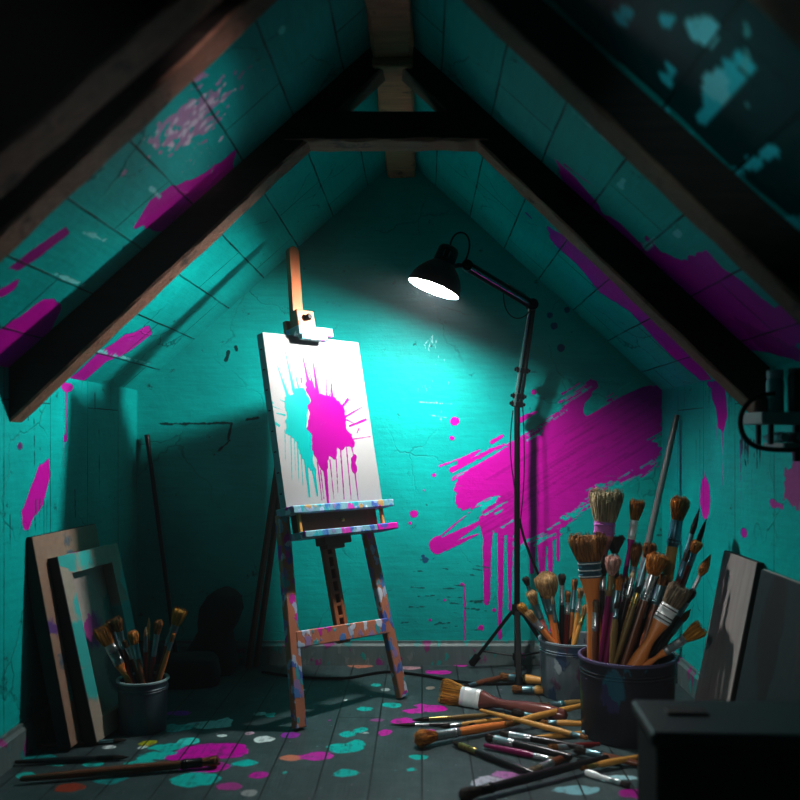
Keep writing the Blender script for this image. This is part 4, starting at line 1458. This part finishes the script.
# --- big dark bucket
for a in (
    ('huge pale flat brush with mauve ferrule, tallest in the big bucket', 'flat', (607, 490), (596, 655), (33, 14, 33, 21, 16), M_PINKH, M_FERRM, B_PALE, .10, .08),
    ('wide brown flat brush with orange paddle handle and banded ferrule', 'flat', (587, 534), (588, 655), (27, 16, 36, 22, 22), M_ORANGE, M_FERRB, B_BROWN, -.02, -.02),
    ('magenta handled brush with white ferrule and rust tuft', 'flat', (638, 500), (612, 656), (21, 20, 15, 8, 8), M_MAGH, M_FERRW, B_RUST, .08, .05),
    ('tall golden brush with blue-steel ferrule near the right wall', 'round', (681, 497), (655, 656), (24, 27, 20, 12, 12), M_AMBER, M_FERRB, B_RUST, .06, .05),
    ('plump rust dome brush with long steel ferrule in the middle of the big bucket', 'round', (659, 554), (625, 660), (22, 26, 21, 10, 9), M_BROWN, M_FERR, B_RUST, -.04, -.08),
    ('taupe flat brush with white ferrule and orange handle leaning right', 'flat', (682, 586), (637, 662), (22, 18, 22, 17, 16), M_ORANGE, M_FERRW, B_GREY, -.12, -.12),
    ('lowest right golden flat brush tilting almost level out of the big bucket', 'flat', (702, 627), (648, 664), (21, 24, 16, 8, 8), M_ORANGE, M_FERR, B_GOLD, -.10, -.13),
    ('soft pink round brush with plum handle at left of the big bucket', 'round', (614, 556), (597, 660), (19, 20, 16, 6, 6), M_PLUM, M_OLIVE, B_PINK, -.08, -.10),
    ('black fan brush above the soft pink brush', 'fan', (614, 536), (622, 655), (18, 14, 22, 6, 6), M_DARKH, M_FERRD, B_DARK, .08, .05),
    ('dark brown filbert brush right of the magenta handle', 'round', (637, 543), (622, 656), (24, 16, 12, 7, 6), M_DARKH, M_FERRD, B_BROWN, .05, .03),
    ('dark chestnut brush with long grey ferrule behind the plump rust dome', 'round', (651, 543), (618, 657), (16, 40, 14, 7, 7), M_OLIVE, M_FERRD, B_BROWN, .0, -.04),
    ('little orange round brush high at the right beside the wall', 'round', (698, 541), (655, 657), (13, 13, 12, 7, 6), M_RED, M_FERRB, B_RUST, .0, .02),
    ('long rust pointed brush reaching furthest right toward the wall', 'point', (710, 556), (660, 658), (22, 16, 10, 4, 5), M_DARKH, M_FERR, B_RUST, -.02, .0),
    ('small rust tuft with steel ferrule below the soft pink brush', 'round', (619, 578), (606, 660), (12, 22, 9, 8, 7), M_PLUM, M_FERRD, B_RUST, -.06, -.09),
    ('small pink daubed brush low beside the plum handle', 'round', (612, 592), (603, 659), (10, 14, 6, 6, 6), M_RED, M_FERRD, B_PINK, -.03, -.06),
    ('thin pale tipped brush left of the long grey ferrule', 'point', (634, 570), (612, 660), (8, 20, 5, 5, 5), M_DARKH, M_FERR, B_PALE, -.05, -.07),
    ('rusty handled brush with pale collar right of the plump dome', 'round', (664, 574), (640, 657), (12, 20, 10, 8, 8), M_BROWN, M_FERRD, B_BROWN, .0, -.03),
    ('slim olive handled brush crossing the middle of the big bucket', 'point', (640, 585), (615, 662), (8, 14, 5, 5, 6), M_OLIVE, M_COPPER, B_DARK, -.10, -.12),
    ('dark green handled brush low in front of the plum handles', 'point', (617, 600), (611, 660), (8, 10, 5, 5, 7), M_OLIVE, M_FERRD, B_DARK, -.11, -.12),
    ('black almond brush left of the soft pink brush', 'point', (604, 556), (600, 657), (20, 14, 8, 5, 5), M_DARKH, M_FERR, B_DARK, .0, -.02),
    ('dark slender brush leaning on the wall behind the tall golden brush', 'point', (699, 510), (665, 656), (26, 20, 6, 5, 5), M_DARKH, M_FERRD, B_DARK, .10, .09),
    ('second dark slender brush by the wall, nearer the magenta mark', 'point', (706, 520), (668, 657), (26, 20, 5, 5, 5), M_DARKH, M_FERRD, B_DARK, .06, .07),
    ('red handled brush between the orange round brush and the taupe flat', 'point', (690, 548), (652, 658), (14, 18, 5, 5, 6), M_RED, M_FERRB, B_DARK, -.04, -.02),
    ('black brush right of the taupe flat brush', 'round', (694, 590), (652, 660), (14, 16, 8, 6, 6), M_DARKH, M_FERRD, B_DARK, -.06, -.06),
    ('twiggy brown brush sagging over the right rim', 'point', (690, 610), (655, 660), (14, 16, 7, 5, 5), M_BROWN, M_FERRD, B_BROWN, .0, -.02),
    ('steel ferrule brush in front of the wide brown flat brush', 'round', (596, 600), (592, 658), (12, 18, 7, 6, 6), M_BROWN, M_FERR, B_GREY, -.05, -.07),
):
    pot_brush(POT_B, a[0], a[1], a[2], a[3], a[4], a[5], a[6], a[7], GB, a[8], a[9], bands=1 if a[0].startswith('wide brown') else 2 if a[0].startswith('taupe flat') else 0)
for i in range(20):
    x = 600 + i * 3.4
    pot_brush(POT_B, 'thin dark brush lost in the crowd of the big bucket', 'point', (x + 8 + R.uniform(-4, 12), 588 + R.uniform(-16, 18)), (x * .72 + 628 * .28, 655), (9, 15, 5, 5, 5),
              (M_DARKH, M_RED, M_BROWN, M_DARKH)[i % 4], (M_FERRD, M_FERR, M_FERRB)[i % 3], (B_DARK, B_BROWN)[i % 2], 'thin dark brushes crowded in the big bucket', R.uniform(-.02, .10), R.uniform(-.02, .08), strands=10)


# --- strewn on the floor
def floor_brush(label, kind, tip, base, sizes, mh, mf, mb, zt=None, zb=None, roll=0.0, **kw):
    bl, fl, bw, fw, hw = sizes
    g = G(*tip)
    s = g.y / FPX
    th = max(bw * s * (.20 if kind == 'flat' else .5), hw * s * .25)
    T = G(tip[0], tip[1], zt if zt is not None else th + .002)
    B = G(base[0], base[1], zb if zb is not None else hw * s * .5 + .002)
    return make_brush(label, kind, B, T, bl * s, fl * s, bw * s, fw * s, hw * s, mh, mf, mb, GF, roll, **kw)


for a in (
    ('large golden flat brush with silver ferrule and mahogany handle on the floor', 'flat', (441, 692), (566, 716), (24, 21, 26, 18, 15), M_MAHOG, M_FERRW, B_GOLD, .035, .03),
    ('brown round brush with silver ferrule and orange handle lying in front', 'round', (416, 739), (520, 722), (22, 27, 17, 10, 9), M_ORANGE, M_FERR, B_RUST, None, .02),
    ('thin black brush with pale ferrule pointing furthest left', 'point', (391, 725), (475, 724), (24, 14, 3, 3, 4), M_DARKH, M_FERR, B_DARK, None, None),
    ('thin brush with brass ferrule above the black pointed one', 'point', (413, 720), (505, 714), (16, 22, 4, 4, 5), M_OLIVE, M_COPPER, B_DARK, None, .012),
    ('slim brush with steel ferrule and wood handle in the thin trio', 'point', (440, 727), (512, 718), (10, 12, 4, 4, 5), M_AMBER, M_FERR, B_DARK, .006, .016),
    ('long amber handle slanting down right across the pile', 'round', (588, 738), (480, 710), (8, 10, 5, 5, 6), M_AMBER, M_FERRD, B_BROWN, .03, .045),
    ('long golden handle rising right toward the big bucket', 'round', (505, 724), (592, 703), (8, 10, 5, 5, 7), M_AMBER, M_COPPER, B_BROWN, .03, .05),
    ('bottom amber handle lying level near the bucket foot', 'round', (598, 732), (531, 738), (8, 10, 5, 5, 6), M_AMBER, M_FERRD, B_BROWN, .012, .012),
    ('short amber handle ending against the big bucket', 'round', (540, 722), (592, 724), (8, 8, 5, 5, 6), M_AMBER, M_FERRD, B_BROWN, .03, .03),
    ('light brown stick brush pointing back toward the tripod foot', 'point', (462, 687), (516, 674), (8, 10, 4, 4, 6), M_BROWN, M_FERRD, B_DARK, None, None),
    ('orange handled brush behind the tripod front leg, upper of two', 'round', (500, 676), (545, 681), (10, 12, 8, 7, 9), M_AMBER, M_FERRD, B_BROWN, None, .02),
    ('orange handled brush behind the tripod front leg, lower of two', 'round', (512, 689), (548, 690), (10, 12, 8, 7, 9), M_AMBER, M_FERRD, B_BROWN, None, .02),
    ('lower of the two black brushes with shining ferrules in the pile centre', 'round', (486, 737), (572, 757), (10, 22, 9, 8, 8), M_DARKH, M_FERR, B_DARK, .02, .02),
    ('upper of the two black brushes with shining ferrules in the pile centre', 'round', (500, 733), (585, 748), (10, 22, 8, 7, 7), M_DARKH, M_FERR, B_DARK, .034, .03),
    ('plum handled brush lying just below the two black brushes', 'point', (556, 760), (484, 745), (8, 16, 5, 5, 7), M_PLUM, M_FERR, B_GREY, .012, .012),
    ('brown brush with tan ferrule slanting to the lower right', 'point', (452, 742), (540, 776), (12, 24, 6, 6, 7), M_DARKH, M_COPPER, B_DARK, None, None),
    ('large black brush nearest the camera lying across the front', 'round', (460, 796), (608, 757), (24, 16, 14, 10, 10), M_DARKH, M_BLACK, B_DARK, None, .03),
    ('pale grey ferrule brush under the pile front', 'round', (530, 772), (570, 755), (16, 20, 9, 8, 8), M_BROWN, M_FERR, B_GREY, .01, .01),
    ('amber handle poking out between big bucket and dark case', 'round', (580, 768), (650, 755), (8, 12, 6, 5, 7), M_AMBER, M_COPPER, B_BROWN, .02, .02),
    ('dark handled brush running from the pile to the bucket foot', 'round', (574, 749), (648, 766), (12, 16, 8, 7, 7), M_BROWN, M_FERRD, B_DARK, .03, .01),
    ('grey old brush lying against the grey bucket foot', 'round', (536, 707), (590, 702), (14, 16, 9, 8, 8), M_OLIVE, M_FERRD, B_GREY, None, None),
    ('white enamel handled brush at front right of the pile', 'flat', (630, 786), (585, 772), (10, 12, 6, 5, 8), M_FERRW, M_FERR, B_DARK, None, None),
    ('dark round brush tucked under the golden handles', 'round', (512, 712), (560, 722), (14, 14, 9, 6, 6), M_DARKH, M_FERRD, B_DARK, None, None),
    ('red brush with silver ferrule just left of the big bucket', 'round', (548, 748), (600, 744), (10, 16, 7, 6, 6), M_RED, M_FERR, B_BROWN, .03, .02),
    ('thick brown brush lying alone on the left front floor', 'round', (219, 761), (20, 779), (16, 20, 11, 9, 9), M_BROWN, M_BLACK, B_BROWN, None, None),
    ('black slim brush lying just above the thick brown brush', 'point', (128, 757), (15, 762), (14, 16, 5, 5, 6), M_DARKH, M_BLACK, B_DARK, None, None),
    ('thin wooden brush lying at the foot of the leaning boards', 'point', (126, 740), (36, 746), (12, 14, 4, 4, 4), M_BROWN, M_FERRD, B_DARK, None, None),
):
    floor_brush(a[0], a[1], a[2], a[3], a[4], a[5], a[6], a[7], a[8], a[9])

# ------------------------------------------------------------------ leaning sticks
m = MB()
p0, p1 = G(178, 672), P(147, 435, 3.99)
m.tube([p0, p0.lerp(p1, .5), p0.lerp(p1, .93), p1], .009, 10, rr=[.010, .010, .009, .012])
solo(m, 'long_stick', M_DARKH, 'long thin black stick leaning on the back wall at left', 'stick')
m = MB()
p0, p1 = Vector((.78, 3.62, 0.006)), PX(677, 415, XR - .016)
m.tube([p0, p0.lerp(p1, .3), p0.lerp(p1, .9), p1], .013, 12, rr=[.015, .0145, .013, .011])
M_GREYSTK = wood('grey_pole_wood', (0.10, 0.10, 0.10), (0.24, 0.24, 0.23), .35)
solo(m, 'long_pole', M_GREYSTK, 'long grey pole leaning in the right corner behind the brushes', 'pole')

# ------------------------------------------------------------------ leaning boards and frames
def leaning(near_top, far_top, near_bot, far_bot, thick):
    """frame of a flat panel: matrix with X along its width, Y up its face, Z out of its face"""
    nt_, ft_, nb, fb = (Vector(q) for q in (near_top, far_top, near_bot, far_bot))
    x = (fb - nb).normalized()
    y = (nt_ - nb)
    y = (y - x * y.dot(x)).normalized()
    z = x.cross(y)
    M = Matrix((x, y, z)).transposed().to_4x4()
    M.translation = nb
    return M, (fb - nb).length, (nt_ - nb).length


SPL = [(0.02, 0.38, 0.36), (0.10, 0.04, 0.22), (0.05, 0.10, 0.14), (0.40, 0.40, 0.42)]
M_PLY = dabbed('plywood_spotted', (0.24, 0.15, 0.11), (0.36, 0.24, 0.18), SPL, .22, 11)
M_EDGE = plain('black_edge', (0.010, 0.011, 0.012), .7)
M_FRAME = dabbed('teal_frame_paint', (0.28, 0.24, 0.20), (0.40, 0.34, 0.28), [(0.01, 0.42, 0.40), (0.012, 0.36, 0.35), (0.015, 0.40, 0.40), (0.02, 0.05, 0.06)], .72, 7)


def build_board(name, label, cat, near_bot, along, width, height, lean, out, thick, face_m, edge_m, frame=None):
    nb = Vector(near_bot)
    x = Vector(along).normalized()
    o_ = Vector(out).normalized()
    y = (Vector((0, 0, 1)) * math.cos(lean) - o_ * math.sin(lean)).normalized()
    z = x.cross(y)
    if z.dot(o_) < 0:
        z = -z
    M = Matrix((x, y, z)).transposed().to_4x4()
    M.translation = nb
    t = thing(name, label, cat, M=M)
    if frame is None:
        m = MB()
        m.box((width / 2, height / 2, -thick / 2), (width, height, thick), M, .003)
        m.build('backing', edge_m, t)
        m = MB()
        m.box((width / 2, height / 2, .001), (width - .004, height - .004, .003), M, .001)
        m.build('face', face_m, t)
    else:
        fw = frame
        m = MB()
        # mitred bars
        W_, H_ = width, height
        o4 = [(0, 0), (W_, 0), (W_, H_), (0, H_)]
        i4 = [(fw, fw), (W_ - fw, fw), (W_ - fw, H_ - fw), (fw, H_ - fw)]
        for k in range(4):
            n = (k + 1) % 4
            q = [o4[k], o4[n], i4[n], i4[k]]
            vs = [(a, b, 0) for a, b in q] + [(a, b, -thick) for a, b in q]
            fs = [(0, 1, 2, 3), (7, 6, 5, 4), (0, 4, 5, 1), (1, 5, 6, 2), (2, 6, 7, 3), (3, 7, 4, 0)]
            m.add(vs, fs, M)
        m.build('stretcher_frame', face_m, t)
        m = MB()
        m.box((width / 2, height / 2, -thick - .003), (width + .004, height + .004, .004), M, .001)
        m.build('canvas_back', edge_m, t)
        m = MB()
        m.box((-.003, height / 2, -thick / 2 - .002), (.005, height, thick + .006), M, 0)
        m.build('canvas_edge', M_EDGE, t)
    return t, M


M_CBACK = dabbed('raw_canvas_back', (0.34, 0.29, 0.26), (0.44, 0.38, 0.34), [(0.40, 0.02, 0.28), (0.02, 0.34, 0.33), (0.36, 0.3, 0.28), (0.1, 0.08, 0.1)], .30, 6)
an = math.radians(5)
along = Vector((math.sin(an), math.cos(an), 0))
outv = Vector((math.cos(an), -math.sin(an), 0))
build_board('leaning_board', 'tall brown paint-spotted board leaning on left wall, rear of the two', 'board', (-1.125, 2.88, .012), along, .46, .69, math.radians(11), outv, .045, M_PLY, M_EDGE)
an = math.radians(9)
along = Vector((math.sin(an), math.cos(an), 0))
outv = Vector((math.cos(an), -math.sin(an), 0))
build_board('stretched_canvas', 'teal-smeared canvas frame seen from behind, leaning before the brown board', 'canvas', (-1.062, 2.94, .012), along, .40, .62, math.radians(13), outv, .04, M_FRAME, M_CBACK, frame=.065)

M_GREYB = wood('weathered_grey_board', (0.20, 0.18, 0.175), (0.42, 0.385, 0.37), .7, (30, 3, 30), .4)
M_DIRTC = dabbed('dirty_painted_panel', (0.006, 0.02, 0.024), (0.022, 0.045, 0.05), [(0.16, 0.01, 0.11), (0.03, 0.03, 0.036), (0.008, 0.05, 0.056), (0.01, 0.015, 0.018)], .6, 7, .7, (1, .35, 1))
build_board('leaning_board', 'weathered grey plank board leaning on the right wall', 'board', (.925, 2.80, .012), (0, 1, 0), .31, .62, math.radians(11.2), (-1, 0, 0), .022, M_GREYB, M_EDGE)
build_board('leaning_board', 'dark smeared panel leaning on the right wall at the picture edge', 'board', (.925, 2.34, .012), (0, 1, 0), .42, .605, math.radians(11.2), (-1, 0, 0), .024, M_DIRTC, M_GREYB)

# ------------------------------------------------------------------ dark case in the right foreground
cM = Matrix.Translation(Vector((.77, 1.95, 0))) @ Matrix.Rotation(math.radians(-3), 4, 'Z')
cs = thing('storage_case', 'black lidded storage case in the right foreground', 'case', M=cM)
M_CASE = plain('case_black', (0.003, 0.004, 0.005), .7, 0, .5, 12)
M_CASEL = plain('case_lid', (0.012, 0.024, 0.028), .5, 0, .6, 9)
m = MB()
m.box((0, 0, .19), (.56, .22, .37), cM, .006)
m.build('case_body', M_CASE, cs)
m = MB()
m.box((0, 0, .385), (.585, .245, .030), cM, .007)
ld = m.build('case_lid', M_CASEL, cs)
m = MB()
m.box((-.19, .02, .403), (.09, .05, .008), cM, .003)
m.build('lid_recess', M_CASE, ld)
m = MB()
m.box((0, -.125, .335), (.06, .014, .05), cM, .003)
m.build('latch', M_BLACK, cs)

# ------------------------------------------------------------------ dark lumps in the far left corner
M_CLOTH = plain('dark_cloth', (0.005, 0.009, 0.010), .8, 0, .5, 8)
m = MB()
bc = G(190, 684)
Mx = Matrix.Translation(bc) @ Matrix.Rotation(.15, 4, 'Z')
rr = random.Random(3)
m.loft([(.0, .115, .08, 3.2), (.03, .122, .086, 3), (.075, .118, .083, 3), (.105, .112, .078, 3), (.120, .098, .066, 2.6), (.126, .06, .04, 2.2)], 30, Mx, rnd=rr, jit=.035)
solo(m, 'folded_cloth', M_CLOTH, 'dark folded cloth heap on the floor behind the small tin', 'cloth')
m = MB()
bc = Vector((-.93, 3.86, 0))
Mx = Matrix.Translation(bc)
Sh = Matrix.Identity(4)
Sh[0][2] = .25
m.loft([(.0, .12, .07, 2.6), (.04, .13, .08, 2.4), (.12, .10, .07, 2.3), (.18, .075, .06, 2.2), (.22, .085, .062, 2), (.28, .092, .065, 2), (.33, .075, .05, 2), (.36, .04, .03, 2), (.37, .01, .01, 2)], 26, Mx @ Sh, rnd=rr, jit=.05)
solo(m, 'cloth_sack', M_CLOTH, 'dark slumped sack against the back wall left of the easel leg', 'sack')

# ------------------------------------------------------------------ shelf with tins at the right edge
sx0, sx1, sy0, sy1 = .918, XR - .002, 2.43, 2.58
shf = thing('wall_shelf', 'grey wooden two-board shelf fixed to the right wall', 'shelf', (XR, (sy0 + sy1) / 2, .96))
M_SHELF = dabbed('shelf_wood', (0.20, 0.20, 0.20), (0.34, 0.34, 0.34), [(0.04, 0.2, 0.2), (0.35, 0.2, 0.25), (0.1, 0.1, 0.1)], .2, 12)
m = MB()
m.box(((sx0 + sx1) / 2, (sy0 + sy1) / 2, 1.060), (sx1 - sx0, sy1 - sy0, .034), None, .003)
m.build('top_board', M_SHELF, shf)
m = MB()
m.box(((sx0 + sx1) / 2 + .03, (sy0 + sy1) / 2, .985), (sx1 - sx0 - .06, sy1 - sy0, .014), None, .002)
m.build('lower_board', M_SHELF, shf)
for y in (sy0 + .03, sy1 - .03):
    m = MB()
    m.box((sx1 - .008, y, 1.01), (.016, .02, .14), None, .002)
    m.build('bracket', M_BLACK, shf)
    m = MB()
    m.box((sx0 + .035, y, 1.018), (.012, .016, .060), None, .002)
    m.build('hanger', M_BLACK, shf)
zt = 1.0775


def jar(name, label, cat, c, r, h, mt, mtlid, lidh=.02, sq=2):
    t = thing(name, label, cat, c)
    M = Matrix.Translation(Vector(c))
    m = MB()
    m.loft([(0, r * .94, r * .94, sq), (.004, r, r, sq), (h - .012, r, r, sq), (h, r * .85, r * .85, sq)], 24, M)
    m.build('body', mt, t)
    m = MB()
    m.loft([(h - .001, r * .9, r * .9, sq), (h + lidh * .1, r * .96, r * .96, sq), (h + lidh * .9, r * .96, r * .96, sq), (h + lidh, r * .88, r * .88, sq)], 24, M)
    m.build('lid', mtlid, t)
    return t


M_JT = plain('teal_tin', (0.02, 0.26, 0.28), .35, 0, .4, 12)
M_JTL = plain('pale_lid', (0.30, 0.42, 0.44), .3, 0, .2)
M_JB = plain('black_bottle', (0.006, 0.007, 0.008), .5)
M_JP = plain('terracotta_pot', (0.18, 0.08, 0.06), .6, 0, .4, 20)
jar('paint_jar', 'teal paint jar with pale lid standing on the wall shelf', 'jar', (.984, 2.51, zt), .024, .095, M_JT, M_JTL, .022)
jar('black_canister', 'big black canister beside the teal jar on the shelf', 'canister', (1.035, 2.475, zt), .027, .108, M_JB, M_JB, .012)
jar('small_pot', 'little brown pot at the shelf end near the cable', 'pot', (.943, 2.52, zt), .021, .036, M_JP, M_JB, .006)
m = MB()
for i in range(3):
    pass
mt_ = plain('grey_tube', (0.30, 0.32, 0.34), .4, 0, .3)
for i, (x, lab, mm) in enumerate(((.985, 'teal capped grey paint tube lying under the shelf board', M_JT), (1.028, 'plain grey paint tube next to the wall under the shelf board', mt_))):
    m = MB()
    Mx = Matrix.Translation(Vector((x, 2.44, 1.0075))) @ Matrix.Rotation(-PI / 2, 4, 'X')
    m.loft([(0, .012, .012, 2), (.02, .012, .012, 2), (.022, .0145, .0145, 2), (.10, .0145, .0145, 2), (.13, .0145, .004, 2)], 16, Mx)
    solo(m, 'paint_tube', mm, lab, 'paint tube')
m = MB()
a = Vector((.950, 2.4225, 1.125))
m.tube(bez(a, a + Vector((-.07, 0, .0)), Vector((.842, 2.4225, 1.075)), Vector((.862, 2.4225, 1.02)), 14) + bez(Vector((.862, 2.4225, 1.02)), Vector((.88, 2.4225, .975)), Vector((.92, 2.4225, .968)), Vector((1.062, 2.4225, .976)), 14)[1:], .0065, 8)
solo(m, 'black_cable', M_RUBBER, 'black cable looping off the end of the wall shelf', 'cable')

# loose cord on the floor behind the easel
m = MB()
pts = [G(*q, z=.006) for q in ((262, 672), (300, 677), (345, 678), (385, 672), (420, 675), (455, 681), (490, 684), (530, 682), (556, 676))]
sm = []
for i in range(len(pts) - 1):
    p_, q_, r_, s_ = pts[max(i - 1, 0)], pts[i], pts[i + 1], pts[min(i + 2, len(pts) - 1)]
    for k in range(6):
        t = k / 6
        sm.append(.5 * ((2 * q_) + (r_ - p_) * t + (2 * p_ - 5 * q_ + 4 * r_ - s_) * t * t + (3 * q_ - p_ - 3 * r_ + s_) * t ** 3))
m.tube(sm + [pts[-1]], .0055, 7)
solo(m, 'loose_cord', M_RUBBER, 'thin black cord trailing over the floor between easel and tripod', 'cord')

# ------------------------------------------------------------------ light
# added fill spots without fixtures, out of view, for roof paint and brush fronts
def spot(loc, at_, energy, col, angle):
    l = bpy.data.lights.new('fill_spot', 'SPOT')
    l.energy, l.color, l.spot_size, l.spot_blend, l.shadow_soft_size = energy, col, math.radians(angle), 1.0, .03
    o = bpy.data.objects.new('fill_spot', l)
    o.location = loc
    o.rotation_euler = (Vector(at_) - Vector(loc)).to_track_quat('-Z', 'Y').to_euler()
    COL.objects.link(o)


def roof_pt(px, py, D):
    a, b_ = on_plane(px, py, (AX, 0, AZ), (0, 1, 0), D)
    return Vector((AX, a, AZ)) + D * b_


spot((.30, .35, 1.45), roof_pt(195, 116, DL), 150.0, (1.0, .93, .97), 10)
spot((-.35, .45, 1.40), roof_pt(722, 100, DR), 34.0, (.55, .95, 1.0), 22)
spot((-.60, .20, 1.65), (.47, 2.95, .22), 110.0, (1.0, .97, .93), 25)

w = bpy.data.worlds.new('World')
SC.world = w
w.use_nodes = True
nt = w.node_tree
nt.nodes['Background'].inputs[0].default_value = (0.0, 0.0, 0.0, 1)
vs_n = nt.nodes.new('ShaderNodeVolumeScatter')
vs_n.inputs['Color'].default_value = (0.85, 0.93, 1.0, 1)
vs_n.inputs['Density'].default_value = 0.012
nt.links.new(vs_n.outputs[0], nt.nodes['World Output'].inputs['Volume'])

# ------------------------------------------------------------------ camera
cam = bpy.data.cameras.new('camera')
cam.sensor_width = 36
cam.lens = FPX / 800 * 36
cam.shift_x = -22 / 800
cam.shift_y = 40 / 800
cam.clip_start = .05
cam.dof.use_dof = True
cam.dof.focus_distance = 3.45
cam.dof.aperture_fstop = 1.7
co = bpy.data.objects.new('camera', cam)
co.location = (0, 0, 1)
co.rotation_euler = (PI / 2, 0, 0)
COL.objects.link(co)
SC.camera = co
SC.view_settings.view_transform = 'Standard'
SC.view_settings.look = 'None'
SC.view_settings.exposure = 0.0
SC.view_settings.gamma = 0.80
SC.cycles.max_bounces = 8
SC.cycles.diffuse_bounces = 2
SC.cycles.sample_clamp_indirect = 4.0
